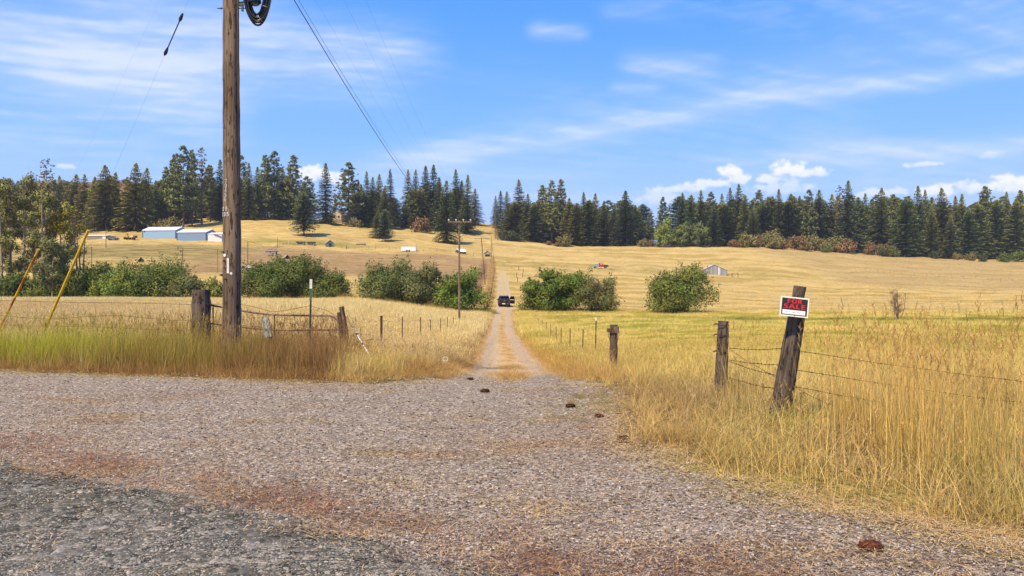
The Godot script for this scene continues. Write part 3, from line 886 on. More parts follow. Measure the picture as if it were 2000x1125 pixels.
	for i in 2600:   # ragged edges creeping in over the tracks
		var dd := lerpf(15.5, 120.0, pow(rng.randf(), 1.5))
		var sd := -1.0 if rng.randf() < 0.5 else 1.0
		var x := along(DRIVE_X, dd) + sd * (along(DRIVE_W, dd) - absf(rng.randfn(0.0, 0.17)))
		put.call("bent", x, -dd, rng.randf_range(0.25, 0.6), 0.5, grass_tint(x, -dd).lerp(Color(0.66, 0.42, 0.16), 0.4))
	for i in 60:
		var q := Vector2(-0.02 + rng.randfn(0.0, 0.28), -17.6 + rng.randfn(0.0, 0.6))
		put.call("near", q.x, q.y, rng.randf_range(0.45, 0.75), 0.85, Color(0.62, 0.42, 0.17))
	for i in 130:
		var q := Vector2(1.2 + rng.randfn(0.0, 0.45), -11.4 + rng.randfn(0.0, 1.1))
		put.call("near", q.x, q.y, rng.randf_range(0.2, 0.45), 0.6, Color(0.22, 0.26, 0.06).lerp(Color(0.5, 0.36, 0.12), rng.randf()))
	# tufts that have come up through the gravel along the pavement
	for i in 220:
		var s := rng.randf_range(-9.0, 7.0)
		var q := ROAD_P + ROAD_T * s - Vector2(-ROAD_T.y, ROAD_T.x) * rng.randfn(0.35, 0.28)
		if N1.get_noise_2d(q.x * 20.0, q.y * 20.0) < 0.02: continue
		put.call("bent", q.x, q.y, rng.randf_range(0.18, 0.42), 0.55, Color(0.66, 0.43, 0.17).lerp(Color(0.45, 0.22, 0.1), rng.randf()))
	var names := {"near": ["dry_grass", "dry golden and green grass in knee-high clumps along the roadside"], "tall": ["tall_seed_grass", "tall seeding grass stems standing by the right-hand barbed wire fence"], "bent": ["bent_grass", "bent flattened straw along the gravel's edges"], "field": ["field_grass", "golden unmown grass of the near fields either side of the driveway"], "far": ["meadow_grass", "golden meadow grass and stubble covering the farther slopes"]}
	for key in mats:
		for k in mats[key].size():
			scatter(names[key][0], mats[key][k], tr[key][k], cl[key][k], names[key][1], "grass")

func rock(sd: int) -> MB:
	var r := RandomNumberGenerator.new(); r.seed = sd
	var p := []
	for q in [Vector3(1, 0, 0), Vector3(0.3, 0, 0.95), Vector3(-0.8, 0, 0.6), Vector3(-0.8, 0, -0.6), Vector3(0.3, 0, -0.95)]:
		p.append((q + Vector3(0, r.randf_range(-0.1, 0.15), 0)) * r.randf_range(0.7, 1.15))
	var top := [Vector3(r.randf_range(0.1, 0.5), 0.55, r.randf_range(0.0, 0.5)), Vector3(r.randf_range(-0.5, -0.1), 0.5, r.randf_range(-0.5, 0.1))]
	var m := MB.new()
	var faces := [[0, 1, 5], [1, 2, 5], [2, 6, 5], [2, 3, 6], [3, 4, 6], [4, 0, 5], [4, 5, 6]]
	var all := p + top
	for f in faces:
		var a: Vector3 = all[f[0]]; var b: Vector3 = all[f[1]]; var c: Vector3 = all[f[2]]
		var n := (c - a).cross(b - a).normalized()
		if n.dot((a + b + c) / 3.0 - Vector3(0, -0.1, 0)) < 0:
			m.tri(a, c, b, Color.WHITE, -n)
		else: m.tri(a, b, c, Color.WHITE, n)
	return m

func build_litter() -> void:
	var sm := vmat("loose_stone", 0.9)
	rng.seed = 31
	var rocks := []
	for k in 4: rocks.append(rock(100 + k).mesh(sm))
	var tr := [[], [], [], []]
	var cl := [[], [], [], []]
	var tones := [Color(0.251, 0.220, 0.200), Color(0.354, 0.317, 0.277), Color(0.150, 0.124, 0.110), Color(0.210, 0.165, 0.142), Color(0.455, 0.423, 0.384), Color(0.292, 0.231, 0.200), Color(0.067, 0.049, 0.037)]
	var gray := [Color(0.20, 0.20, 0.175), Color(0.13, 0.13, 0.11), Color(0.25, 0.235, 0.205), Color(0.09, 0.09, 0.08), Color(0.32, 0.295, 0.26), Color(0.20, 0.175, 0.145)]
	for i in 165000:
		var dd := 3.7 * pow(4.6, pow(rng.randf(), 1.25))
		var x := rng.randf_range(-0.78, 0.72) * dd
		var z := -dd
		var road := road_in(x, z)
		var b := apron_in(x, z)
		if road < 0.0 and b < -0.05: continue
		if dd > 16.0 and drive_in(x, z) < 0.0 and b < 0.0: continue
		var k := rng.randi() % 4
		var paved := road > 0.05 * rng.randf()
		var s := (0.0052 if paved else 0.0046) * exp(rng.randfn(0.0, 0.36)) * (1.0 + 0.03 * dd)
		if rng.randf() < 0.01: s *= 1.8
		var bs := Basis(Vector3.UP, rng.randf() * TAU).rotated(Vector3.RIGHT, rng.randfn(0.0, 0.3)).scaled(Vector3(s * rng.randf_range(0.8, 1.6), s, s))
		tr[k].append(Transform3D(bs, Vector3(x, h(x, z) + (0.021 if paved else 0.006) + 0.03 * (0.0 if paved else N1.get_noise_2d(x * 9.0, z * 9.0)), z)))
		var c: Color = gray[rng.randi() % 6] if paved else tones[rng.randi() % 7]
		cl[k].append(c * rng.randf_range(0.8, 1.2))
	for k in 4: scatter("loose_gravel", rocks[k], tr[k], cl[k], "loose pinkish and grey stones on the apron and the road's edge", "gravel")
	# straw, needles and twigs
	var lm := vmat("straw_litter", 0.8, 0.3)
	var r := RandomNumberGenerator.new(); r.seed = 9
	var straws := []
	for k in 3:
		var m := MB.new()
		for i in 5:
			var a := r.randf() * TAU
			var p := Vector3(r.randf_range(-0.1, 0.1), 0.004 + 0.006 * r.randf(), r.randf_range(-0.1, 0.1))
			var f := Vector3(cos(a), 0, sin(a)); var s := Vector3(-f.z, 0, f.x) * 0.0013
			var l := r.randf_range(0.025, 0.075)
			var q := p + f * l + Vector3.UP * r.randf_range(0.0, 0.008)
			var mid := (p + q) * 0.5 + s * r.randf_range(-1.2, 1.2) + Vector3.UP * 0.003
			var g := r.randf_range(0.7, 1.1)
			m.quad(p - s, p + s, mid + s, mid - s, Color(g, g, g), Vector3.UP)
			m.quad(mid - s, mid + s, q + s * 0.5, q - s * 0.5, Color(g, g, g), Vector3.UP)
		straws.append(m.mesh(lm))
	tr = [[], [], []]; cl = [[], [], []]
	for i in 60000:
		var dd := 3.8 * pow(5.4, pow(rng.randf(), 1.1))
		var x := rng.randf_range(-0.78, 0.74) * dd
		var z := -dd
		var b := bare(x, z)
		if b < -0.5 or b > 7.5: continue
		var road := road_in(x, z)
		var ap := apron_in(x, z)
		var edge := 1.0 - smoothstep(0.0, 0.65, absf(ap - 0.05))
		var rim := exp(-pow((-road - 0.3) / 0.42, 2.0)) * (0.5 + 1.2 * N1.get_noise_2d(x * 10.0, z * 10.0))
		var patch := smoothstep(0.12, 0.4, N1.get_noise_2d(x * 7.0 + 70.0, z * 16.0))
		var chance := maxf(edge, maxf(rim * 1.1, maxf(0.4 * patch, 0.16)))
		if road > 0.3: chance = 0.02
		if dd > 18.5 and drive_in(x, z) > 0.0: chance = 0.25
		if rng.randf() > chance: continue
		var k := rng.randi() % 3
		var sc := rng.randf_range(0.7, 1.6)
		var bs := Basis(Vector3.UP, rng.randf() * TAU).scaled(Vector3(sc, sc, sc))
		tr[k].append(Transform3D(bs, Vector3(x, h(x, z) + (0.03 if road > 0.0 else 0.016) + 0.03 * N1.get_noise_2d(x * 9.0, z * 9.0) * (1.0 if road < 0.0 else 0.0), z)))
		var rust := clampf(rim * 1.3, 0, 1) * 0.8
		var c := Color(0.62, 0.41, 0.16).lerp(Color(0.70, 0.52, 0.27), rng.randf())
		c = c.lerp(Color(0.33, 0.12, 0.06), rust if rng.randf() < 0.8 else 0.0)
		if rng.randf() < 0.5 * (1.0 - edge): c = Color(0.15, 0.085, 0.06)
		cl[k].append(c)
	for k in 3: scatter("straw_litter", straws[k], tr[k], cl[k], "scattered straw and rust brown needles on the gravel", "straw")

# ---------------------------------------------------------------- trees and bushes
func leafy(nn: Vector3, out: Vector3, k: float) -> Vector3:
	if nn.dot(out) < 0: nn = -nn
	return (nn * (1.0 - k) + out * k).normalized()

func conifer(sd: int, hh: float, rad: float, style: int, tint: Color) -> Array:
	var r := RandomNumberGenerator.new(); r.seed = sd
	var t := MB.new()
	var bend := Vector3(r.randf_range(-0.3, 0.3), 0, r.randf_range(-0.3, 0.3))
	var tp := []; var tr := []
	for k in 8:
		var u := k / 7.0
		tp.append(Vector3(0, u * hh * 0.97 - 0.6, 0) + bend * sin(u * 3.0) * 0.6)
		tr.append(maxf(0.03, (0.013 * hh) * (1.0 - u) + 0.03))
	t.tube(tp, tr, 7, Color(1, 1, 1))
	var m := MB.new()
	var t0: float = [0.05, 0.22, 0.02, 0.45, 0.16][style]
	var lv := int(hh * [1.9, 1.25, 2.1, 1.0, 2.6][style])
	for i in lv:
		var u := t0 + (1.0 - t0) * (1.0 - pow(1.0 - (i + r.randf()) / lv, 1.0 if style == 1 or style == 3 else 1.45))
		var w := (u - t0) / (1.0 - t0)
		var shape: float
		match style:
			0: shape = pow(1.0 - w, 0.82) * smoothstep(-0.12, 0.10, w)
			1: shape = pow(1.0 - w, 0.62) * (0.55 + 0.45 * smoothstep(0.0, 0.25, w)) * r.randf_range(0.75, 1.15)
			2: shape = pow(1.0 - w, 0.6) * smoothstep(-0.25, 0.22, w)
			3: shape = (0.4 + 0.6 * sin(w * 3.0)) * (1.0 - 0.4 * w)
			_: shape = pow(1.0 - w, 0.6) * smoothstep(-0.2, 0.15, w)
		var nb := int([10.0, 8.0, 12.0, 4.0, 10.0][style] * (0.55 + 0.45 * (1.0 - w))) + 1
		for k in nb:
			if style == 1 and r.randf() < 0.16: continue
			if style == 3 and r.randf() < 0.3: continue
			var a := TAU * (k + r.randf() * 0.9) / nb + i * 2.4
			var f := Vector3(cos(a), 0, sin(a)); var s := Vector3(-f.z, 0, f.x)
			var l := rad * shape * r.randf_range(0.62, 1.18) + 0.12
			var slope: float = [lerpf(-0.38, 0.45, w), lerpf(-0.12, 0.7, w), lerpf(-0.15, 0.8, w), lerpf(-0.2, 0.5, w), lerpf(-0.1, 0.6, w)][style] + r.randf_range(-0.12, 0.12)
			var root := Vector3(0, u * hh + r.randf_range(-0.4, 0.2), 0) + bend * sin(u * 3.0) * 0.6
			var g := r.randf_range(0.78, 1.22) * 3.1
			var col := Color(tint.r * g * 1.12 * r.randf_range(0.9, 1.15), tint.g * g, tint.b * g)
			if style == 1 or style == 3:
				# tufts of long needles towards the branch's end
				for q in range(2 if l < rad * 0.6 else 3):
					var c0 := root + (f * (1.0 - 0.32 * q) + Vector3.UP * slope * (1.0 - 0.3 * q)) * l + Vector3(r.randf_range(-0.3, 0.3), r.randf_range(-0.2, 0.3), r.randf_range(-0.3, 0.3))
					var rr := r.randf_range(0.6, 1.1) * (1.15 - 0.4 * w) * (0.75 if style == 3 else 1.0)
					for z in 13:
						var dv := Vector3(r.randfn(), r.randfn() * 0.75 + 0.25, r.randfn()).normalized()
						var e := dv.cross(Vector3(r.randfn(), r.randfn(), r.randfn())).normalized() * 0.26 * rr
						var p0 := c0 + dv * 0.25 * rr * r.randf(); var p1 := c0 + dv * rr
						m.tri(p0 - e, p1, p0 + e, col * r.randf_range(0.85, 1.15), leafy(e.cross(dv).normalized(), dv, 0.6))
				continue
			var st := maxi(2, int(l / (0.62 if style != 2 else 0.5)))
			for q in st:
				var x := (q + 0.55) / st
				var p := root + f * l * x + Vector3.UP * (slope * l * x - 0.16 * l * x * x)
				var ww := (0.38 + 0.26 * l * (1.0 - x) + 0.15 * r.randf()) * (1.2 if style == 2 else 1.0) * clampf(l / 2.4, 0.3, 1.0)
				var ln := 0.75 * r.randf_range(0.8, 1.3) * clampf(l / 1.8, 0.4, 1.0)
				var out := (f * 0.75 + Vector3.UP * 0.65).normalized()
				var cc := col * r.randf_range(0.86, 1.14)
				for sgn in [-1.0, 1.0]:
					var tip: Vector3 = p + f * ln * 0.62 + s * sgn * ww * r.randf_range(0.8, 1.3) + Vector3.DOWN * r.randf_range(0.05, 0.32)
					var nn := (tip - p).cross(f).normalized()
					m.tri(p, tip, p + f * ln * 0.9 + Vector3.DOWN * 0.05, cc, leafy(nn, out, 0.55))
				m.tri(p + s * 0.12, p - s * 0.1 + f * 0.25, p + f * ln * 0.3 + Vector3.DOWN * r.randf_range(0.4, 0.95), cc * 0.95, leafy(s, out, 0.5))
	if style == 0 or style == 2 or style == 4:  # leader
		var top := Vector3(0, hh, 0)
		for k in 5:
			var a := TAU * k / 5.0
			var f := Vector3(cos(a), 0, sin(a))
			m.tri(top + Vector3.UP * 0.35, top + f * 0.22 + Vector3.DOWN * 0.4, top + f.rotated(Vector3.UP, 0.9) * 0.2 + Vector3.DOWN * 0.7, tint, (f + Vector3.UP * 0.3).normalized())
	return [t, m]

func tree_thing(called: String, tm: Array, bark: Material, leaf: Material, hh: float) -> Node3D:
	var o := Node3D.new(); o.name = called
	o.set_meta("plain", called); o.set_meta("height", hh)
	part("trunk", tm[0], bark, o)
	part("crown", tm[1], leaf, o)
	return o

func leaf_cloud(m: MB, c: Vector3, rx: float, ry: float, n: int, size: float, tint: Color, r: RandomNumberGenerator, shell := 0.5) -> void:
	for i in n:
		var dv := Vector3(r.randfn(), r.randfn(), r.randfn()).normalized()
		var q := lerpf(shell, 1.08, pow(r.randf(), 0.6))
		var p := c + Vector3(dv.x * rx, dv.y * ry, dv.z * rx) * q
		var e := Vector3(r.randfn(), r.randfn(), r.randfn()).normalized()
		var f := e.cross(dv + Vector3(0.01, 0.02, 0)).normalized()
		var s := size * r.randf_range(0.6, 1.3)
		var nn := leafy(e.cross(f).normalized(), (dv + Vector3.UP * 0.45).normalized(), 0.72)
		var g := r.randf_range(0.82, 1.18)
		var col := Color(tint.r * g * r.randf_range(0.88, 1.15), tint.g * g, tint.b * g * r.randf_range(0.8, 1.2))
		m.quad(p - e * s, p + f * s * 0.55, p + e * s, p - f * s * 0.55, col, nn)

func bush_mesh(sd: int, w: float, hh: float, n: int, size: float, tint: Color, spread := 1.0, thin := 0.0) -> Array:
	var r := RandomNumberGenerator.new(); r.seed = sd
	var t := MB.new(); var m := MB.new()
	var lobes := int(22 + w * 2.0)
	var per := n / lobes
	var mounds := []
	var nm := 3 + int(w / 4.0)
	for k in nm:
		var a := TAU * (k + r.randf() * 0.7) / nm
		var far := r.randf_range(0.35, 0.95) * w * 0.30
		mounds.append([Vector3(cos(a) * far, 0, sin(a) * far), hh * (1.0 if k == 0 else r.randf_range(0.62, 0.92)), w * r.randf_range(0.20, 0.30)])
	for k in lobes:
		var md: Array = mounds[k % nm]
		var a := TAU * r.randf()
		var u := r.randf()
		var y: float = md[1] * lerpf(0.14, 0.86, pow(u, 0.85))
		var reach: float = md[2] * sqrt(maxf(0.04, 1.0 - pow(u, 1.5))) * sqrt(r.randf()) * 1.15 * spread
		var c: Vector3 = md[0] + Vector3(cos(a) * reach, y, sin(a) * reach)
		var rr := w * r.randf_range(0.13, 0.20) * (1.15 - 0.35 * u)
		var g := r.randf_range(0.78, 1.25)
		leaf_cloud(m, c, rr, rr * r.randf_range(0.65, 0.95), int(per * r.randf_range(0.7, 1.3) * (1.0 - thin)), size, Color(tint.r * g * r.randf_range(0.85, 1.25), tint.g * g, tint.b * g), r, 0.35)
		var p0 := Vector3(r.randf_range(-0.25, 0.25) * w * 0.3, -0.3, r.randf_range(-0.25, 0.25) * w * 0.3)
		t.tube([p0, p0.lerp(c, 0.5) + Vector3(0, hh * 0.06, 0), c + Vector3(0, rr * 0.5, 0)], [0.035 + 0.006 * hh, 0.03, 0.012], 5, Color(1, 1, 1))
		for q in 3:   # twigs that stick out of the mass
			var dv := Vector3(r.randfn(), absf(r.randfn()) + 0.3, r.randfn()).normalized()
			t.tube([c, c + dv * rr * 1.25], [0.018, 0.006], 3, Color(1, 1, 1), false)
			leaf_cloud(m, c + dv * rr * 1.2, rr * 0.25, rr * 0.4, int(14 * (1.0 - thin)), size, tint, r, 0.0)
	return [t, m]

func broadleaf(sd: int, hh: float, w: float, n: int, size: float, tint: Color, base := 0.3) -> Array:
	var r := RandomNumberGenerator.new(); r.seed = sd
	var t := MB.new(); var m := MB.new()
	var bend := Vector3(r.randfn() * 0.5, 0, r.randfn() * 0.5)
	var spine := []; var sr := []
	for k in 7:
		var u := k / 6.0
		spine.append(Vector3(0, u * hh * 0.95 - 0.5, 0) + bend * u * u * hh * 0.06); sr.append(0.011 * hh * (1.0 - 0.85 * u) + 0.02)
	t.tube(spine, sr, 7, Color(1, 1, 1))
	var limbs := 17
	for k in limbs:
		var u := lerpf(base, 0.97, (k + r.randf()) / limbs)
		var p: Vector3 = Vector3(0, u * hh * 0.95 - 0.5, 0) + bend * u * u * hh * 0.06
		var a := r.randf() * TAU
		var l := w * 0.5 * r.randf_range(0.45, 1.0) * sin(clampf((u - base) / (1.0 - base), 0.12, 0.9) * 2.6 + 0.35)
		var q := p + Vector3(cos(a) * l, l * r.randf_range(0.5, 1.1), sin(a) * l)
		t.tube([p, p.lerp(q, 0.5) - Vector3(0, 0.1, 0), q], [0.005 * hh * (1.1 - u), 0.025, 0.01], 4, Color(1, 1, 1), false)
		var g := r.randf_range(0.75, 1.2)
		for z in 3:
			var c := p.lerp(q, 0.55 + 0.25 * z) + Vector3(r.randfn(), r.randfn(), r.randfn()) * 0.35
			var rr := w * r.randf_range(0.09, 0.16)
			leaf_cloud(m, c, rr, rr * 0.9, n / (limbs * 3), size, tint * g, r, 0.1)
	return [t, m]

func bare_tree(sd: int, hh: float, w: float, stems: int) -> MB:
	var r := RandomNumberGenerator.new(); r.seed = sd
	var t := MB.new()
	for k in stems:
		var a := r.randf() * TAU
		var top := Vector3(cos(a) * w * 0.35 * r.randf(), hh * r.randf_range(0.7, 1.0), sin(a) * w * 0.35 * r.randf())
		var root := Vector3(r.randfn() * 0.06 * w, -0.3, r.randfn() * 0.06 * w)
		t.tube([root, root.lerp(top, 0.5) + Vector3(r.randfn() * 0.1, 0, r.randfn() * 0.1), top], [0.012 * hh, 0.008 * hh, 0.01], 5, Color(1, 1, 1))
		for q in 16:
			var u := r.randf_range(0.25, 0.98)
			var p := root.lerp(top, u)
			var b := r.randf() * TAU
			var l := w * 0.34 * r.randf_range(0.4, 1.0) * (1.1 - u * 0.6)
			var e := p + Vector3(cos(b) * l, l * r.randf_range(0.25, 0.9), sin(b) * l)
			t.tube([p, p.lerp(e, 0.5) + Vector3(0, 0.08, 0), e], [0.0035 * hh, 0.014, 0.006], 4, Color(1, 1, 1), false)
			for z in 3:
				var p2 := p.lerp(e, r.randf_range(0.35, 0.95))
				var e2 := p2 + (Vector3(r.randfn(), absf(r.randfn()) + 0.2, r.randfn())).normalized() * l * 0.45
				t.tube([p2, e2], [0.012, 0.005], 3, Color(1, 1, 1), false)
	return t

func build_woods() -> void:
	rng.seed = 55
	var needle := vmat("needles", 0.75, 0.4)
	var leaf := vmat("leaves", 0.7, 0.35)
	var bark := mat("bark", Color(0.12, 0.085, 0.06), 0.95)
	var pale := mat("pale_bark", Color(0.30, 0.255, 0.19), 0.9)
	var grey := mat("grey_bark", Color(0.15, 0.12, 0.09), 0.95)
	var fir := []; var pine := []; var cedar := []; var snag := []; var lowfir := []
	for k in 5: fir.append(tree_thing("fir_tree", conifer(200 + k, 28.0, 5.0 + 0.45 * k, 0, [Color(0.056, 0.072, 0.026), Color(0.040, 0.056, 0.025), Color(0.072, 0.086, 0.026), Color(0.052, 0.072, 0.030), Color(0.084, 0.092, 0.026)][k]), bark, needle, 28.0))
	for k in 4: pine.append(tree_thing("pine_tree", conifer(220 + k, 28.0, 4.2 + 0.3 * k, 1, [Color(0.060, 0.078, 0.027), Color(0.050, 0.066, 0.027), Color(0.068, 0.082, 0.027), Color(0.048, 0.064, 0.026)][k]), bark, needle, 28.0))
	for k in 3: cedar.append(tree_thing("cedar_tree", conifer(240 + k, 24.0, 6.3, 2, [Color(0.072, 0.090, 0.026), Color(0.062, 0.088, 0.028), Color(0.086, 0.092, 0.027)][k]), bark, needle, 24.0))
	for k in 2: snag.append(tree_thing("sparse_pine", conifer(260 + k, 28.0, 3.4, 3, Color(0.070, 0.066, 0.034)), bark, needle, 28.0))
	for k in 2: lowfir.append(tree_thing("open_fir", conifer(280 + k, 18.0, 5.4, 4, Color(0.042, 0.062, 0.030)), bark, needle, 18.0))
	var kinds := [fir, pine, cedar, snag, lowfir]
	var words := ["pointed dark fir", "tall open pine", "broad olive cedar", "thin sparse pine", "low-branched fir"]
	var cats := ["fir tree", "pine tree", "cedar tree", "pine tree", "fir tree"]
	var plant := func(px: float, top: float, d: float, style: int, label: String, group: String, fat := 1.0) -> void:
		var p := G(px, d)
		var hh: float = maxf(6.0, EYE + (562.5 - top) / F * d - p.y)
		var src: Node3D = kinds[style][rng.randi() % (kinds[style] as Array).size()]
		var s: float = hh / float(src.get_meta("height"))
		var wd := s * clampf(pow(1.0 / s, 0.35), 0.8, 1.35) * rng.randf_range(1.0, 1.3) * fat
		var o := copy(src, p + Vector3(0, -0.2, 0), rng.randf() * TAU, Vector3(wd, s, wd), label, group)
		o.set_meta("category", cats[style])
	var stand := func(list: Array, where: String, group: String) -> void:
		list.sort_custom(func(a, b): return a[0] < b[0])
		for i in list.size():
			var e: Array = list[i]
			plant.call(e[0], e[1], e[2], e[3], "%s, %s from left in %s" % [words[e[3]], ordinal(i + 1), where], group, e[4] if e.size() > 4 else 1.0)
	stand.call([[12, 350, 330, 1], [35, 352, 340, 0], [90, 312, 335, 3], [116, 343, 420, 0], [140, 352, 430, 0], [165, 340, 380, 0], [185, 345, 375, 0], [205, 322, 362, 0, 1.25], [226, 336, 375, 0], [248, 345, 370, 0], [266, 318, 358, 0, 1.35], [287, 328, 372, 0, 1.2], [304, 352, 380, 0], [325, 326, 380, 1, 0.8], [341, 302, 372, 1, 0.8], [358, 288, 368, 1], [375, 293, 378, 1, 0.8], [394, 290, 385, 3], [410, 322, 395, 1], [430, 311, 400, 0], [452, 322, 402, 0]], "the stand behind the blue barns", "conifers behind the blue barns")
	stand.call([[471, 306, 410, 1], [486, 318, 405, 0], [503, 326, 415, 0], [518, 303, 412, 1], [536, 298, 420, 1], [552, 328, 415, 0, 1.2], [573, 305, 415, 1, 1.1], [600, 346, 405, 1, 1.2], [636, 318, 408, 0, 1.25], [655, 385, 470, 0], [681, 320, 405, 1, 1.3], [700, 352, 412, 0], [716, 334, 415, 0], [728, 345, 412, 0], [741, 340, 412, 0], [752, 362, 405, 0], [762, 330, 415, 0, 0.75]], "the row on the golden hilltop", "conifers on the golden hilltop")
	stand.call([[797, 331, 450, 0, 0.85], [812, 331, 455, 0, 0.85], [831, 323, 440, 0], [847, 321, 430, 0], [858, 346, 418, 0], [872, 352, 347, 0, 1.25], [890, 330, 420, 0, 0.9], [902, 352, 425, 0], [914, 341, 415, 0, 1.15], [928, 368, 480, 0]], "the clump left of the grassy cutting", "firs left of the grassy cutting")
	stand.call([[968, 382, 500, 0, 0.8], [978, 372, 470, 0], [990, 373, 455, 0], [1000, 394, 430, 0], [1013, 350, 440, 0], [1031, 378, 425, 0], [1045, 396, 418, 2], [1060, 362, 430, 1], [1078, 354, 425, 1], [1096, 352, 430, 1], [1112, 386, 420, 0], [1127, 396, 412, 2], [1140, 375, 425, 0], [1151, 390, 412, 2], [1163, 377, 430, 0], [1180, 392, 418, 0], [1200, 398, 425, 0], [1222, 372, 410, 0, 1.35], [1241, 400, 430, 0], [1270, 418, 445, 1], [1295, 386, 450, 1]], "the wood right of the driveway cutting", "conifers right of the driveway cutting")
	stand.call([[1333, 376, 425, 0], [1350, 380, 418, 2, 0.7], [1369, 371, 425, 0], [1388, 376, 430, 1], [1395, 398, 402, 0, 1.2], [1410, 378, 430, 0], [1426, 366, 440, 0], [1443, 359, 435, 0], [1455, 380, 420, 2, 0.7], [1470, 401, 406, 0, 1.15], [1482, 371, 440, 1], [1500, 384, 430, 0], [1521, 369, 425, 0, 1.1], [1545, 378, 430, 2, 0.8], [1562, 382, 440, 0]], "the wood behind the grey shed", "conifers behind the grey shed")
	stand.call([[1580, 373, 420, 1], [1600, 370, 425, 0, 1.2], [1625, 379, 430, 0], [1640, 365, 416, 3], [1657, 352, 410, 0], [1676, 385, 430, 2, 0.8], [1690, 377, 440, 0], [1706, 392, 425, 0], [1722, 367, 418, 0, 1.2], [1745, 380, 440, 1], [1769, 387, 402, 2, 1.3], [1793, 362, 420, 0], [1807, 370, 435, 0], [1820, 402, 408, 0], [1839, 367, 425, 0, 1.15], [1857, 418, 402, 0, 1.15], [1866, 382, 430, 0], [1879, 378, 440, 0], [1892, 410, 406, 2], [1910, 398, 415, 2], [1925, 364, 440, 1], [1946, 390, 425, 2, 0.9], [1966, 374, 430, 0], [1985, 392, 412, 2], [1994, 372, 440, 1], [2020, 380, 425, 0], [2045, 375, 420, 0], [2075, 385, 430, 2], [2110, 370, 425, 0], [2150, 376, 430, 0], [2190, 372, 425, 0]], "the far right-hand wood", "conifers of the far right-hand wood")
	var fill := func(n: int, a: float, b: float, d0: float, d1: float, t0: float, t1: float, where: String) -> void:
		for i in n:
			var px: float = a + (b - a) * (i + rng.randf()) / n
			var style: int = [0, 2, 1, 2, 0, 1][rng.randi() % 6]
			plant.call(px, rng.randf_range(t0, t1), rng.randf_range(d0, d1), style, "half-hidden %s, %s from left deep in %s" % [["fir", "pine", "cedar"][style], ordinal(i + 1), where], "conifers deep in " + where, 1.45)
	fill.call(34, -60.0, 440.0, 385.0, 455.0, 340.0, 372.0, "the stand behind the blue barns")
	fill.call(10, 470.0, 600.0, 425.0, 450.0, 345.0, 372.0, "the left half of the golden hilltop row")
	fill.call(9, 690.0, 775.0, 418.0, 450.0, 360.0, 388.0, "the right half of the golden hilltop row")
	fill.call(13, 795.0, 900.0, 425.0, 480.0, 352.0, 385.0, "the clump left of the grassy cutting")
	fill.call(33, 990.0, 1260.0, 430.0, 500.0, 388.0, 410.0, "the wood right of the driveway cutting")
	fill.call(34, 1325.0, 1580.0, 425.0, 500.0, 382.0, 402.0, "the wood behind the grey shed")
	fill.call(50, 1575.0, 2180.0, 428.0, 510.0, 382.0, 402.0, "the far right-hand wood")
	plant.call(594, 374, 338, 4, "lone dark fir on the open golden slope, its trunk bare at the foot", "", 0.95)
	plant.call(738, 411, 352, 0, "smaller left fir of the pair at the foot of the golden slope", "", 1.3)
	plant.call(752, 408, 336, 4, "right fir of the pair at the foot of the golden slope", "", 0.8)
	# a few low pines on the dry far hill at the left
	for k in 9:
		plant.call(100 + k * 38 + rng.randf_range(-12, 12), 352.0 + rng.randf_range(-4, 14), rng.randf_range(560, 640), [1, 0, 2][k % 3], "small far conifer on the dry reddish hill, %s from the left" % ordinal(k + 1), "conifers on the dry reddish hill")

	# shrubs along the edge of the right-hand woods
	var tints := {"rust brown": Color(0.215, 0.140, 0.062), "olive": Color(0.19, 0.175, 0.062), "fresh green": Color(0.11, 0.15, 0.030), "dull green": Color(0.075, 0.092, 0.035)}
	var shrub := {}
	for key in tints:
		shrub[key] = []
		for k in 2:
			shrub[key].append(tree_thing("woodland_shrub", bush_mesh(300 + k + key.length() * 7, 6.0, 4.0, 1500, 0.26, tints[key]), grey, leaf, 4.0))
	var edge := []
	for i in 13: edge.append([1470.0 + i * 15 + rng.randf_range(-6, 6), rng.randf_range(390, 412), "rust brown" if rng.randf() < 0.45 else "olive", rng.randf_range(0.8, 1.5)])
	for e in [[1072, 399, "rust brown", 0.6], [1088, 400, "rust brown", 0.55], [1102, 402, "olive", 1.3], [1255, 398, "olive", 0.9], [1270, 402, "rust brown", 0.8], [1432, 398, "rust brown", 0.8], [1450, 397, "olive", 0.9], [1468, 396, "rust brown", 0.7], [1490, 400, "olive", 1.0], [1505, 408, "olive", 1.5], [1702, 400, "rust brown", 1.1], [1722, 404, "olive", 1.0], [1738, 398, "rust brown", 1.0]]: edge.append(e)
	for e in [[985, 396, "dull green", 1.2], [1000, 398, "dull green", 1.4], [1015, 403, "dull green", 1.0], [1615, 394, "fresh green", 0.75], [1725, 392, "dull green", 0.8], [1745, 392, "fresh green", 0.9], [1825, 394, "dull green", 0.9], [1872, 390, "olive", 0.8], [1895, 388, "olive", 0.9], [1920, 386, "dull green", 0.9], [1960, 388, "fresh green", 1.1], [1985, 390, "fresh green", 1.2], [2010, 388, "dull green", 1.2]]: edge.append(e)
	edge.sort_custom(func(a, b): return a[0] < b[0])
	var counts := {}
	for e in edge:
		counts[e[2]] = counts.get(e[2], 0) + 1
		var src: Node3D = shrub[e[2]][rng.randi() % 2]
		var o := copy(src, G(e[0], e[1], -0.15), rng.randf() * TAU, Vector3(1, 1.15, 1) * e[3] * (1.25 if e[0] > 1400.0 and e[0] < 1810.0 else 1.0), "%s shrub edging the right-hand woods, %s of its colour from the left" % [e[2], ordinal(counts[e[2]])], "shrubs along the right-hand woods")
		o.set_meta("category", "shrub")
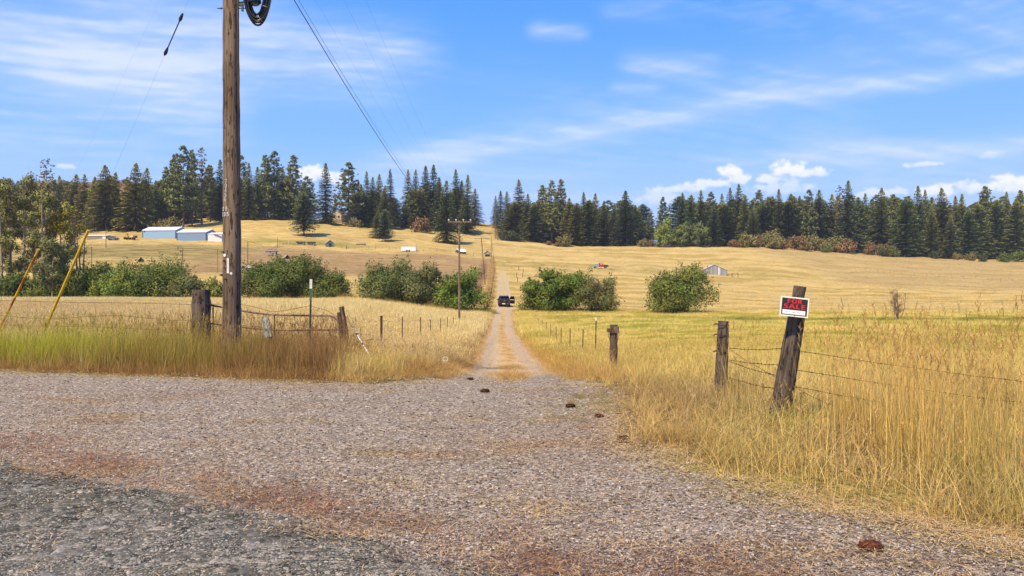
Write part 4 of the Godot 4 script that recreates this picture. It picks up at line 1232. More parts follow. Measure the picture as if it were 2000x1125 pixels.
	for e in [[823, 396, "rust brown", 1.9, "large rust brown shrub among the firs left of the grassy cutting"], [318, 352, "olive", 1.3, "olive shrub behind the blue barns, left of two"], [338, 350, "olive", 1.5, "olive shrub behind the blue barns, right of two"], [692, 400, "olive", 1.2, "olive shrub below the house in the trees"], [640, 425, "olive", 1.3, "olive shrub on the left of the house in the trees"], [120, 345, "olive", 1.3, "olive shrub at the foot of the far left conifers"], [150, 350, "rust brown", 1.0, "rust brown shrub at the foot of the far left conifers"]]:
		copy(shrub[e[2]][0], G(e[0], e[1], -0.15), e[0], Vector3(1, 1.1, 1) * e[3], e[4], "").set_meta("category", "shrub")
	for k in 26:
		var o := copy(shrub["rust brown" if k % 3 else "olive"][k % 2], G(95 + k * 13.4 + rng.randf_range(-5, 5), rng.randf_range(540, 650), -0.2), k, Vector3(1, 0.8, 1) * rng.randf_range(0.8, 1.5), "low %s scrub on the dry far hill, %s from the left" % ["reddish" if k % 3 else "olive", ordinal(k + 1)], "scrub on the dry far hill")
		o.set_meta("category", "shrub")
	# two light broadleaf trees before the dark wood
	var lime := [[1297, 398, 420, 8.0, Color(0.135, 0.175, 0.035), "bright lime green broadleaf tree before the dark conifers"], [1333, 402, 428, 9.0, Color(0.095, 0.125, 0.038), "dull green broadleaf tree just right of the lime green one"], [1362, 403, 430, 9.0, Color(0.088, 0.115, 0.040), "grey-green broadleaf tree beside the dark fir behind the shed"]]
	for e in lime:
		var p := G(e[0], e[1], -0.1)
		var hh: float = EYE + (562.5 - e[2]) / F * e[1] - p.y
		var o := tree_thing("broadleaf_tree", bush_mesh(int(e[0]), e[3] * 1.35, hh, 6500, 0.36, e[4] * 1.5), pale, leaf, hh)
		o.name = numbered("broadleaf_tree"); add_child(o); o.position = p
		tag(o, e[5], "tree")

	# the hawthorn-like bushes in the hollow
	var hollow := [
		[20, 128, 8, 5.6, "dark green bush at the far left below the tall thin trunks", Color(0.095, 0.131, 0.032)],
		[95, 126, 9, 6.0, "dark green bush behind the yellow guy marker", Color(0.099, 0.137, 0.032)],
		[172, 124, 12, 7.4, "dark rounded bush right of the yellow guy marker", Color(0.105, 0.146, 0.032)],
		[232, 118, 8.5, 5.4, "lighter green low bush between two dark rounded ones", Color(0.156, 0.214, 0.037)],
		[302, 124, 14, 8.0, "large green bush left of the thick wooden gate post", Color(0.115, 0.157, 0.034)],
		[362, 121, 7, 5.0, "greyish bush end just left of the thick wooden gate post", Color(0.131, 0.146, 0.052)],
		[416, 120, 5.2, 4.2, "sparse pale green bush between gate post and utility pole", Color(0.200, 0.234, 0.056)],
		[518, 122, 11.5, 7.4, "dark bush right behind the big utility pole", Color(0.095, 0.137, 0.032)],
		[582, 122, 11.5, 7.4, "dense dark bush behind the marker post with the white tag", Color(0.101, 0.140, 0.034)],
		[640, 121, 7.4, 4.9, "lower dark bush right of the marker post", Color(0.111, 0.146, 0.034)],
		[757, 118, 10.4, 7.6, "rounded grey-green bush in the middle of the left field's edge", Color(0.115, 0.151, 0.043)],
		[818, 116, 10, 6.4, "grey-green bush end left of the wooden power pole", Color(0.107, 0.137, 0.047)],
		[902, 112, 8.6, 7.2, "bright green bush behind the wooden power pole", Color(0.111, 0.180, 0.030)],
		[1052, 120, 7.0, 7.4, "left green part of the bush clump right of the driveway", Color(0.117, 0.164, 0.032)],
		[1098, 119, 9.0, 7.5, "middle dense green part of the bush clump right of the driveway", Color(0.115, 0.174, 0.032)],
		[1328, 113, 11.4, 8.0, "solitary round green bush in the right field", Color(0.131, 0.175, 0.037)]]
	for e in hollow:
		var small: bool = e[2] < 6.5
		var o := tree_thing("field_bush", bush_mesh(400 + int(e[0]), e[2], e[3] * 0.93, int(1700 * e[2] * (0.4 if e[0] == 416 else 1.0)), 0.145, e[5]), grey, leaf, e[3])
		o.name = numbered("field_bush"); add_child(o); o.position = G(e[0], e[1], -0.15)
		tag(o, e[4], "bush")
	var sp := tree_thing("half_bare_bush", bush_mesh(1160, 7.4, 6.4, 9500, 0.12, Color(0.125, 0.15, 0.048), 1.0, 0.1), grey, leaf, 6.2)
	sp.name = numbered("half_bare_bush"); add_child(sp); sp.position = G(1160, 117, -0.1)
	part("branches", bare_tree(1161, 6.2, 7.6, 5), grey, sp)
	tag(sp, "half bare brownish bush at the right end of the clump", "bush")
	var dead := solo("dead_shrub", bare_tree(1755, 3.9, 3.2, 9), mat("dead_wood", Color(0.22, 0.15, 0.10), 0.95), "grey leafless shrub standing alone in the right field", "dead shrub", "", "", G(1755, 88))
	dead.rotation.y = 0.4
	solo("dead_tree", bare_tree(150, 14.5, 7.0, 3), mat("dark_dead_wood", Color(0.11, 0.085, 0.07), 0.95), "dark leafless tree behind the yellow guy marker", "dead tree", "", "", G(148, 122))

	# thin-trunked broadleaf trees at the far left
	var grove := [[-30, 132, 335], [4, 128, 330], [22, 136, 345], [48, 130, 322], [68, 134, 335], [84, 127, 350], [102, 132, 345], [-60, 128, 320], [-100, 130, 330]]
	var proto := []
	for k in 4: proto.append(tree_thing("slender_tree", broadleaf(500 + k, 20.0, 6.4, 4600, 0.17, [Color(0.215, 0.20, 0.085), Color(0.175, 0.18, 0.08), Color(0.24, 0.20, 0.085), Color(0.20, 0.21, 0.07)][k], 0.22), pale, leaf, 20.0))
	grove.sort_custom(func(a, b): return a[0] < b[0])
	for i in grove.size():
		var e: Array = grove[i]
		var p := G(e[0], e[1], -0.2)
		var s: float = (EYE + (562.5 - e[2]) / F * e[1] - p.y) / 20.0
		copy(proto[i % 4], p, i * 1.7, Vector3(1.0, s, 1.0), "slender olive tree with a pale thin trunk, %s from the left of the grove" % ordinal(i + 1), "slender trees at the far left").set_meta("category", "tree")
	var yg := tree_thing("yellow_green_tree", broadleaf(611, 16.5, 7.5, 6500, 0.17, Color(0.27, 0.25, 0.035), 0.28), pale, leaf, 16.5)
	yg.name = numbered("yellow_green_tree"); add_child(yg); yg.position = G(122, 131, -0.2)
	tag(yg, "yellow-green broadleaf tree at the right side of the left grove", "tree")
	var gg := tree_thing("grey_green_tree", broadleaf(622, 10.5, 7.0, 5000, 0.16, Color(0.155, 0.17, 0.07), 0.25), pale, leaf, 10.5)
	gg.name = numbered("grey_green_tree"); add_child(gg); gg.position = G(102, 120, -0.2)
	tag(gg, "low grey-green tree between the two guy markers", "tree")
	for list in kinds + [proto]:
		for o in list: o.free()
	for key in shrub:
		for o in shrub[key]: o.free()

# ---------------------------------------------------------------- poles, wires, fences
func sag(a: Vector3, b: Vector3, drop: float, n: int) -> Array:
	var o := []
	for k in n + 1:
		var u := float(k) / n
		o.append(a.lerp(b, u) + Vector3.DOWN * drop * 4.0 * u * (1.0 - u))
	return o

func letters(called: String, text: String, size: float, m: Material, parent: Node, at: Vector3, turn := Vector3.ZERO, depth := 0.004, font := "Droid Sans Mono", bold := false, stretch := 1.0) -> MeshInstance3D:
	var f := SystemFont.new(); f.font_names = PackedStringArray([font])
	if bold: f.font_weight = 800
	var t := TextMesh.new(); t.text = text; t.font = f; t.font_size = 32; t.pixel_size = size / 32.0; t.depth = depth; t.curve_step = 1.5
	t.material = m
	var o := MeshInstance3D.new(); o.name = called; o.mesh = t; o.position = at; o.rotation = turn; o.scale = Vector3(stretch, 1, 1)
	parent.add_child(o, true)
	return o

func fit_text(called: String, text: String, m: Material, parent: Node, at: Vector3, w: float, hh: float) -> void:
	var o := letters(called, text, 0.1, m, parent, at, Vector3.ZERO, 0.02, "Droid Sans", true)
	var b := o.mesh.get_aabb()
	o.scale = Vector3(w / b.size.x, hh / b.size.y, 0.1)
	o.position = at - Vector3(b.get_center().x * o.scale.x, b.get_center().y * o.scale.y, 0)

func main_pole() -> void:
	var d := 15.6
	var base := G(452, d)
	var o := thing("utility_pole", "thick weathered wooden utility pole with vertical white numbers, nearest in view", "utility pole", base)
	var m := MB.new()
	var pts := []; var rad := []
	for k in 60:
		var u := k / 59.0
		pts.append(Vector3(0.012 * sin(u * 7.0), -0.8 + u * 13.0, 0)); rad.append(0.188 - 0.052 * u + 0.004 * sin(k * 1.7))
	m.tube(pts, rad, 28, Color(1, 1, 1), true, 0.03, 0.25, N1)
	var wood := wood_mat("pole_wood", Color(0.080, 0.056, 0.040), Color(0.235, 0.175, 0.122), 3, 0.8, 1, 1)
	part("shaft", m, wood, o)
	# the ground-wire moulding down its right flank
	var c := MB.new()
	c.tube([Vector3(0.172, -0.5, 0.045), Vector3(0.162, 3.2, 0.045), Vector3(0.148, 6.5, 0.045), Vector3(0.135, 9.6, 0.045)], [0.024], 8, Color(1, 1, 1), true, 0.0, 0.3)
	part("wire_moulding", c, wood_mat("moulding_wood", Color(0.085, 0.055, 0.04), Color(0.17, 0.12, 0.085), 8, 0.5, 1, 1), o)
	var steel := mat("galvanised", Color(0.26, 0.27, 0.28), 0.45, 0.8)
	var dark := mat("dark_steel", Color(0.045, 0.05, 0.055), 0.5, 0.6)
	var white := mat("white_tag", Color(0.78, 0.77, 0.72), 0.6)
	var alu := mat("number_metal", Color(0.62, 0.61, 0.58), 0.45, 0.3)
	var black := mat("tag_print", Color(0.02, 0.02, 0.02), 0.7)
	var at := func(px: float, py: float, out: float) -> Vector3:
		var y := EYE + (562.5 - py) / F * (d - 0.17) - base.y
		var x := (px - 452.0) / F * (d - 0.17)
		return Vector3(x, y, sqrt(maxf(0.0001, 0.172 * 0.172 - x * x)) + out)
	var face := func(p: Vector3) -> float: return atan2(p.x, p.z)
	# the numerals nailed one under the other
	var digits := "70456"
	for k in 5:
		var p: Vector3 = at.call(447.5 - 0.5 * k, 354.0 + k * 8.9, 0.002)
		letters("numeral", digits[k], 0.105, alu, o, p, Vector3(0, face.call(p), [0.15, 0.08, -0.06, 0.0, 0.05][k]), 0.004, "Droid Sans Mono", false, 1.0)
	for e in [["D", 441, 408], ["F", 448.5, 408], ["2", 439, 418.5], ["0", 444.5, 418.5], ["5", 451, 418.5]]:
		var p: Vector3 = at.call(e[1], e[2], 0.002)
		letters("numeral", e[0], 0.115, alu, o, p, Vector3(0, face.call(p), 0), 0.004, "Droid Sans", true, 0.8)
	# the little upright tag with its row of figures
	var tagp: Vector3 = at.call(451.5, 519.0, 0.006)
	var pl := MB.new(); pl.box(Vector3.ZERO, Vector3(0.042, 0.30, 0.006))
	var plate := part("number_plate", pl, white, o, tagp)
	plate.rotation.y = face.call(tagp)
	for k in 7:
		letters("figure", ["2", "0", "4", "5", "6", "0", "1"][k], 0.040, black, plate, Vector3(0, 0.125 - k * 0.041, 0.0035), Vector3.ZERO, 0.001)
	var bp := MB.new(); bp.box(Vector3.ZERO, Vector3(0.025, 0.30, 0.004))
	var shade := part("plate_shade_strip", bp, dark, o, at.call(454.8, 519.0, 0.003))  # dark strip standing in for the shade beside the number plate
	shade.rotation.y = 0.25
	for e in [[444.5, 498.5, 0.030], [457.5, 534.0, 0.026]]:
		var p: Vector3 = at.call(e[0], e[1], 0.01)
		var q := MB.new(); q.disc(Vector3.ZERO, Vector3(p.x, 0, p.z).normalized(), e[2], 0.008)
		part("round_tag", q, white, o, p)
	for e in [[441, 492, 0.016], [444.8, 509.5, 0.020], [446, 523, 0.012], [438, 537, 0.024], [448, 545.5, 0.018], [445, 455, 0.010]]:
		var p: Vector3 = at.call(e[0], e[1], 0.0)
		var n := Vector3(p.x, 0, p.z).normalized()
		var q := MB.new(); q.tube([Vector3.ZERO - n * 0.02, n * 0.035], [e[2], e[2] * 0.8], 7); q.tube([n * 0.02, n * 0.06], [e[2] * 0.5], 6)
		part("bolt", q, dark, o, p)
	for e in [[456, 442], [461, 391], [457, 300], [443, 290], [446, 225], [455, 170], [444, 120], [452, 62], [447, 36]]:
		var p: Vector3 = at.call(e[0], e[1], 0.0)
		var q := MB.new(); q.tube([Vector3.ZERO, Vector3(p.x, 0, p.z).normalized() * 0.012], [0.008], 6)
		part("nail", q, steel, o, p)
	var th := MB.new(); th.tube([Vector3(-0.28, 0, 0), Vector3(0.3, 0, 0)], [0.011], 7); th.disc(Vector3(-0.2, 0, 0), Vector3.RIGHT, 0.022, 0.02, 6)
	part("through_bolt", th, dark, o, Vector3(0, EYE + (562.5 - 17.0) / F * d - base.y, 0.02))
	var br := MB.new()
	br.box(Vector3(0.20, 0, 0.02), Vector3(0.09, 0.05, 0.06)); br.box(Vector3(0.23, -0.075, 0.02), Vector3(0.035, 0.11, 0.05)); br.tube([Vector3(0.1, 0.04, 0.02), Vector3(0.36, 0.07, 0.02)], [0.02], 8)
	part("bracket", br, mat("bracket_paint", Color(0.05, 0.09, 0.085), 0.5, 0.3), o, Vector3(0, EYE + (562.5 - 10.0) / F * d - base.y, 0))
	var arm := MB.new(); arm.box(Vector3(0, 10.9, 0.19), Vector3(2.4, 0.11, 0.09))
	part("crossarm", arm, wood, o)
	for x in [-1.1, -0.45, 0.45, 1.1]:
		var q := MB.new(); q.tube([Vector3(0, 0, 0), Vector3(0, 0.09, 0), Vector3(0, 0.11, 0), Vector3(0, 0.17, 0)], [0.02, 0.055, 0.045, 0.03], 10)
		part("insulator", q, alu, o, Vector3(x, 10.96, 0.19))

	# the coil of spare cable beside the top
	var cc := thing("cable_coil", "black coil of spare cable hanging beside the big pole's top", "cable coil", P(503, -34, d - 0.05))
	var rub := mat("black_cable", Color(0.012, 0.013, 0.015), 0.35, 0.0, 0.5)
	for k in 9:
		var q := MB.new()
		var loop := []
		for s in 41:
			var a := TAU * s / 40.0
			var rx := 0.29 - 0.017 * k + 0.012 * sin(a * 2.0 + k)
			var ry := 0.83 - 0.02 * k + 0.02 * sin(a * 3.0 + k * 2.0)
			loop.append(Vector3(cos(a) * rx + 0.02 * sin(k * 2.3), sin(a) * ry, 0.028 * sin(k * 2.0 + a)))
		q.tube(loop, [0.021], 9, Color(1, 1, 1), false)
		part("cable_turn", q, rub, cc)
	var bx := MB.new(); bx.tube([Vector3(-0.06, 0.62, 0.08), Vector3(-0.06, 0.56, 0.08), Vector3(-0.03, -0.44, 0.08), Vector3(-0.028, -0.48, 0.08)], [0.06, 0.115, 0.115, 0.08], 16)
	bx.tube([Vector3(-0.035, -0.40, 0.08), Vector3(-0.03, -0.44, 0.08)], [0.13], 16)
	part("splice_case", bx, rub, cc)
	for a in [4.95, 5.55]:
		var q := MB.new()
		var ring := []
		var c0 := Vector3(cos(a) * 0.215, sin(a) * 0.74, 0)
		var rd := Vector3(cos(a) * 0.74, sin(a) * 0.27, 0).normalized()
		for s in 15:
			var b := TAU * s / 14.0
			ring.append(c0 + rd * cos(b) * 0.085 + Vector3(0, 0, 1) * sin(b) * 0.06)
		q.tube(ring, [0.007], 5, Color(1, 1, 1), false)
		part("binding_wire", q, mat("binding", Color(0.35, 0.33, 0.30), 0.5, 0.4), cc)
	var hk := MB.new(); hk.tube([Vector3(-0.34, 0.30, 0), Vector3(-0.16, 0.34, 0)], [0.016], 7)
	part("hanger", hk, dark, cc)

	# the two guy wires with their guards
	var yellow := mat("yellow_plastic", Color(0.62, 0.42, 0.03), 0.55)
	yellow.vertex_color_use_as_albedo = true
	for e in [[64.0, 690.0, 18.3, -190.0, "guy wire with a bright yellow guard, the right one of the two", 0.0, 0.19], [-26.0, 690.0, 18.6, -285.0, "guy wire with a faded yellow and rust red guard, the left one of the two", 1.0, 0.33]]:
		var a := P(e[0], e[1], e[2]); a.y = minf(a.y, h(a.x, a.z) + 0.25)
		a = Vector3(a.x, h(a.x, a.z), a.z)
		var b := P(452.0, e[3], d)
		# keep the guard's foot where it shows above the grass
		var g := thing("guy_wire", e[4], "guy wire", a, 0.0, "guy wires of the big pole")
		var dir := (b - a).normalized(); var ln := (b - a).length()
		var q := MB.new(); q.tube([Vector3.ZERO, dir * ln], [0.0015 if e[5] == 0.0 else 0.0009], 5)
		part("strand", q, steel, g)
		var gd := MB.new()
		var l0 := 0.7; var l1 := 3.5 if e[5] == 0.0 else 3.1
		var side := dir.cross(Vector3.BACK).normalized() * 0.012
		for k in 12:
			var u0 := lerpf(l0, l1, k / 12.0); var u1 := lerpf(l0, l1, (k + 1) / 12.0)
			var col := Color(1, 1, 1).lerp(Color(0.8, 0.75, 0.6), 0.5 * (0.5 + 0.5 * sin(k * 2.4)))
			if e[5] > 0.0: col = [Color(0.8, 0.62, 0.4), Color(0.55, 0.24, 0.2), Color(0.95, 0.9, 0.7)][k % 3]
			gd.tube([dir * u0 + side, dir * (u1 + 0.002) + side], [0.030 if e[5] == 0.0 else 0.024], 10, col, k == 0 or k == 11)
		part("guard", gd, yellow, g)
		if e[5] == 0.0:
			var s0 := ln * 0.705; var s1 := ln * 0.775
			var rod := MB.new(); rod.tube([dir * s0, dir * s1], [0.013], 8)
			part("strain_insulator", rod, mat("fibreglass", Color(0.06, 0.075, 0.09), 0.4), g)
			for s in [s0, s1]:
				var kn := MB.new(); kn.tube([dir * (s - 0.09), dir * (s - 0.03), dir * (s + 0.04), dir * (s + 0.1)], [0.014, 0.038, 0.03, 0.016], 8)
				part("clevis", kn, dark, g)

func power_poles() -> void:
	var wood := wood_mat("old_pole_wood", Color(0.13, 0.085, 0.055), Color(0.30, 0.215, 0.145), 14, 0.5, 1, 1)
	var glass := mat("porcelain", Color(0.62, 0.60, 0.58), 0.3)
	var spots := [[897.0, 83.0, 431.0, 875.0, 921.0, 0.0, "tall wooden power pole with a four-insulator crossarm at the left field's edge", 0.13], [943.5, 178.0, 465.0, 927.0, 957.0, -0.055, "leaning wooden power pole with a narrow crossarm beyond the bright green bush", 0.14], [959.5, 292.0, 461.0, 0.0, 0.0, 0.0, "thin bare pole beside the lane below the grassy cutting", 0.13], [967.5, 405.0, 398.0, 963.0, 972.0, 0.0, "farthest power pole, standing at the edge of the grassy cutting", 0.19]]
	var tops := []
	for e in spots:
		var base := G(e[0], e[1])
		var top := P(e[0] + (0.0 if e[5] == 0.0 else -3.5), e[2], e[1])
		if e[5] != 0.0: base = G(948.0, e[1])
		var o := thing("power_pole", e[6], "power pole", base, 0.0, "power poles along the lane")
		var v := top - base
		var m := MB.new(); m.tube([Vector3(0, -0.6, 0), v * 0.33, v * 0.66, v], [e[7], e[7] * 0.9, e[7] * 0.8, e[7] * 0.7], 12, Color(1, 1, 1), true, 0.0, 0.25)
		part("shaft", m, wood, o)
		if e[3] > 0.0:
			var a: float = (e[3] - e[0] - (0.0 if e[5] == 0.0 else -3.5)) / F * e[1]; var b: float = (e[4] - e[0] - (0.0 if e[5] == 0.0 else -3.5)) / F * e[1]
			var y := -0.15
			var q := MB.new(); q.box(v + Vector3((a + b) * 0.5, y, 0.18), Vector3(b - a, 0.13, 0.11))
			part("crossarm", q, wood, o)
			for s in [-1.0, 1.0]:
				var r := MB.new(); r.tube([v + Vector3(s * 0.02, y - 0.75, 0.16), v + Vector3(s * 0.75, y - 0.02, 0.23)], [0.022], 5)
				if e[1] < 100.0: part("brace", r, wood, o)
			var pins := []
			for u in [0.04, 0.35, 0.66, 0.96]:
				var c := v + Vector3(lerpf(a, b, u), y + 0.06, 0.18)
				var r := MB.new(); r.tube([c, c + Vector3(0, 0.1, 0)], [0.02], 6); r.tube([c + Vector3(0, 0.08, 0), c + Vector3(0, 0.15, 0), c + Vector3(0, 0.2, 0), c + Vector3(0, 0.26, 0)], [0.05, 0.10, 0.09, 0.04], 9)
				part("insulator", r, glass, o)
				pins.append(base + c + Vector3(0, 0.2, 0))
			tops.append(pins)
		if e[1] < 100.0:
			var r := MB.new(); r.tube([v + Vector3(0.05, -1.6, 0.1), v + Vector3(0.42, -1.52, 0.15)], [0.03], 6)
			part("step_bracket", r, glass, o)
	# the wires
	var w := mat("weathered_conductor", Color(0.06, 0.10, 0.11), 0.5, 0.3)
	var p0 := G(452, 15.6)
	var arms := [-1.1, -0.45, 0.45, 1.1]
	for k in 4:
		var a := Vector3(p0.x + arms[k], p0.y + 11.13, p0.z + 0.19)
		var q := MB.new(); q.tube(sag(a, tops[0][k], 0.75, 26), [0.0022], 4, Color(1, 1, 1), false)
		solo("power_line", q, w, "thin wire to the tall power pole, %s of four from left" % ordinal(k + 1), "wire", "thin overhead wires between the two nearest poles")
		for s in range(1, tops.size()):
			q = MB.new(); q.tube(sag(tops[s - 1][k], tops[s][k], 0.9, 20), [0.008], 4, Color(1, 1, 1), false)
			solo("power_line", q, w, "thin wire running on from %s power pole, %s of four from left" % [["the tall", "the leaning"][s - 1], ordinal(k + 1)], "wire", "thin overhead wires over the lane")
	var cable := mat("telephone_cable", Color(0.035, 0.085, 0.095), 0.5)
	for e in [[505, -118, 0.011, 1.5, "thicker dark green overhead cable, lower of the pair"], [512, -122, 0.005, 1.35, "thin strand beside the thicker dark green overhead cable"]]:
		var q := MB.new(); q.tube(sag(P(e[0], e[1], 15.4), P(896, 441, 83), e[3], 30), [e[2]], 5, Color(1, 1, 1), false)
		solo("telephone_cable", q, cable, e[4], "cable")

func barbed(a: Vector3, b: Vector3, drop: float, m: Material, label: String, group: String, barbs := true, rad := 0.0036, wob := 0.012) -> void:
	var n := maxi(6, int((b - a).length() / 0.25))
	var pts := []
	for p in sag(a, b, drop, n): pts.append(p + Vector3(0, wob * N1.get_noise_2d(p.x * 60.0, p.z * 60.0 + a.y * 50.0), 0))
	pts[0] = a; pts[-1] = b
	var q := MB.new()
	q.tube(pts, [rad], 4, Color(1, 1, 1), false)
	if barbs:
		var ln := 0.0
		for k in pts.size() - 1:
			for s in 2:
				var c: Vector3 = pts[k].lerp(pts[k + 1], 0.25 + 0.5 * s)
				for z in 2:
					var dv := Vector3(rng.randfn(), rng.randfn(), rng.randfn()).normalized() * 0.017
					q.tube([c - dv, c + dv], [rad * 0.7], 3, Color(1, 1, 1), false)
				q.tube([c - (b - a).normalized() * 0.008, c + (b - a).normalized() * 0.008], [rad * 1.7], 4)
	solo("barbed_wire" if barbs else "fence_wire", q, m, label, "wire", group)

func wood_post(called: String, foot: Vector3, top: Vector3, r0: float, r1: float, m: Material, label: String, square := 0.0, group := "") -> Node3D:
	var o := thing(called, label, "fence post", foot, 0.0, group)
	var q := MB.new()
	var v := top - foot
	var pts := []; var rad := []
	for k in 13:
		var u := k / 12.0
		pts.append(v * (u * 1.25 - 0.25)); rad.append(lerpf(r0, r1, u) * (1.0 + 0.05 * sin(k * 2.1)))
	q.tube(pts, rad, 9 if square > 0.0 else 18, Color(1, 1, 1), true, 0.10, 0.5, N1)
	part("post", q, m, o)
	return o

func t_post(foot: Vector3, hgt: float, m: Material, label: String, group: String, tip: Material = null, lean := 0.0) -> Node3D:
	var o := thing("steel_fence_post", label, "fence post", foot, 0.0, group)
	o.rotation = Vector3(0, rng.randf_range(-0.4, 0.4), lean)
	var q := MB.new()
	q.box(Vector3(0, hgt * 0.5 - 0.2, 0.0), Vector3(0.038, hgt + 0.4, 0.006)); q.box(Vector3(0, hgt * 0.5 - 0.2, -0.0205), Vector3(0.006, hgt + 0.39, 0.035))
	for k in int(hgt / 0.09): q.box(Vector3(0, 0.1 + k * 0.09, 0.0055), Vector3(0.012, 0.03, 0.005))
	part("post", q, m, o)
	if tip != null:
		var t := MB.new(); t.box(Vector3(0, hgt - 0.025, -0.008), Vector3(0.040, 0.10, 0.046))
		part("white_tip", t, tip, o)
	return o

func fences() -> void:
	rng.seed = 91
	var rust := mat("rusty_wire", Color(0.05, 0.026, 0.018), 0.85)
	var pale := mat("dull_wire", Color(0.16, 0.12, 0.09), 0.7, 0.3)
	var tsteel := mat("rusty_post", Color(0.075, 0.032, 0.02), 0.85)
	var tdark := mat("dark_post", Color(0.035, 0.03, 0.028), 0.75)
	var white := mat("white_paint", Color(0.72, 0.72, 0.70), 0.6)
	var gray := wood_mat("grey_post_wood", Color(0.055, 0.042, 0.034), Color(0.17, 0.135, 0.11), 31, 1.0, 1, 1)
	var old := wood_mat("brown_post_wood", Color(0.065, 0.042, 0.028), Color(0.21, 0.15, 0.10), 37, 1.0, 1, 1)

	# right-hand fence: three old posts and four strands of barbed wire
	var sf := G(1519, 9.6); var stp := P(1562, 559, 9.45)
	var sale := thing("sign_post", "split grey wooden post leaning right, with the sale sign nailed on", "fence post", sf)
	var v := stp - sf
	var q := MB.new()
	var pts := []; var ra := []
	for k in 15:
		var u := k / 14.0
		pts.append(v * (u * 1.2 - 0.2)); ra.append(lerpf(0.115, 0.075, u) * (1.0 + 0.04 * sin(k * 2.3)))
	q.tube(pts, ra, 9, Color(1, 1, 1), true, 0.16, 0.5, N1)
	part("post", q, gray, sale)
	q = MB.new()
	pts = []
	for k in 9: pts.append(v * (k / 8.0 * 1.0 - 0.1) + Vector3(0.075, 0, 0.035))
	q.tube(pts, [0.072, 0.07, 0.066, 0.062, 0.06, 0.055, 0.05, 0.045, 0.03], 7, Color(0.75, 0.8, 0.75), true, 0.12, 0.5, N1)
	part("split_half", q, gray, sale)
	for k in 4:
		q = MB.new(); q.tube([Vector3(-0.02, 0, 0), Vector3(0.03, 0.01, 0.012)], [0.004], 5)
		part("staple", q, rust, sale, v * [0.78, 0.55, 0.34, 0.16][k] + Vector3(0.02, 0, 0.105))

	# the sign
	var c := P(1551.5, 599.5, 9.28)
	var sg := thing("sale_sign", "black FOR SALE sign with red letters and a white frame on the leaning post", "sign", c)
	sg.rotation = Vector3(-0.05, 0.02, -0.105)
	var w := 0.345; var hh := 0.236
	q = MB.new(); q.box(Vector3.ZERO, Vector3(w, hh, 0.006))
	part("border", q, mat("sign_white", Color(0.80, 0.77, 0.68), 0.55), sg)
	q = MB.new(); q.box(Vector3(0, 0, 0.0035), Vector3(w - 0.034, hh - 0.034, 0.003))
	var panel := part("panel", q, mat("sign_black", Color(0.028, 0.026, 0.028), 0.45), sg)
	q = MB.new(); q.box(Vector3(-0.004, -0.066, 0.0055), Vector3(w - 0.068, 0.052, 0.0025))
	var blank := part("writing_space", q, mat("sign_paper", Color(0.80, 0.80, 0.82), 0.6), sg)
	var red := mat("sign_red", Color(0.62, 0.025, 0.04), 0.5)
	fit_text("lettering", "FOR", red, sg, Vector3(0.0, 0.066, 0.0062), 0.178, 0.052)
	fit_text("lettering", "SALE", red, sg, Vector3(0.0, 0.004, 0.0062), 0.262, 0.054)
	var ink := mat("faded_ink", Color(0.22, 0.22, 0.24), 0.8)
	for k in 13:
		if k == 4: continue
		q = MB.new(); q.box(Vector3(-0.10 + k * 0.0145, -0.067 + 0.003 * sin(k * 2.7), 0.0072), Vector3(0.006 + 0.004 * sin(k * 1.3), 0.006 + 0.004 * cos(k * 1.9), 0.001))
		part("faded_letter", q, ink, sg)
	for e in [Vector3(0, 0.102, 0.005), Vector3(0.01, -0.102, 0.005)]:
		q = MB.new(); q.disc(e, Vector3.BACK, 0.006, 0.005, 8)
		part("nail", q, rust, sg)

	var p2 := wood_post("wooden_fence_post", G(1407, 11.7), P(1413, 627, 11.7), 0.098, 0.082, gray, "upright grey wooden fence post left of the sale sign, bound with wire")
	for y in [1.08, 0.92, 0.66]:
		q = MB.new()
		var ring := []
		for k in 13: ring.append(Vector3(cos(TAU * k / 12.0) * 0.104, y * 0.97 + 0.012 * sin(k * 1.7), sin(TAU * k / 12.0) * 0.104))
		q.tube(ring, [0.006], 5, Color(1, 1, 1), false)
		part("wire_wrap", q, rust, p2)
	var p3 := wood_post("corner_post", G(1198, 17.3), P(1198.5, 634, 17.3), 0.086, 0.088, old, "grey wooden corner post with a wooden cap block where the steel posts begin")
	var hp: float = (P(1198.5, 634, 17.3) - G(1198, 17.3)).y
	q = MB.new(); q.box(Vector3(0.01, hp - 0.11, 0.09), Vector3(0.20, 0.15, 0.05))
	part("cap_block", q, old, p3)
	q = MB.new(); q.box(Vector3(-0.12, hp - 0.12, 0.05), Vector3(0.05, 0.08, 0.12))
	part("side_block", q, old, p3)
	for s in [-1.0, 1.0]:
		q = MB.new(); q.tube([Vector3(s * 0.115, hp - 0.12, 0.06), Vector3(s * 0.118, hp - 0.24, 0.05), Vector3(s * 0.085, hp - 0.36, 0.06)], [0.006], 5)
		part("wire_loop", q, pale, p3)

	var strands := [[680, 646, 711, 740], [707, 690, 742, 782], [737, 706, 775, 830], [800, 760, 796, 882]]
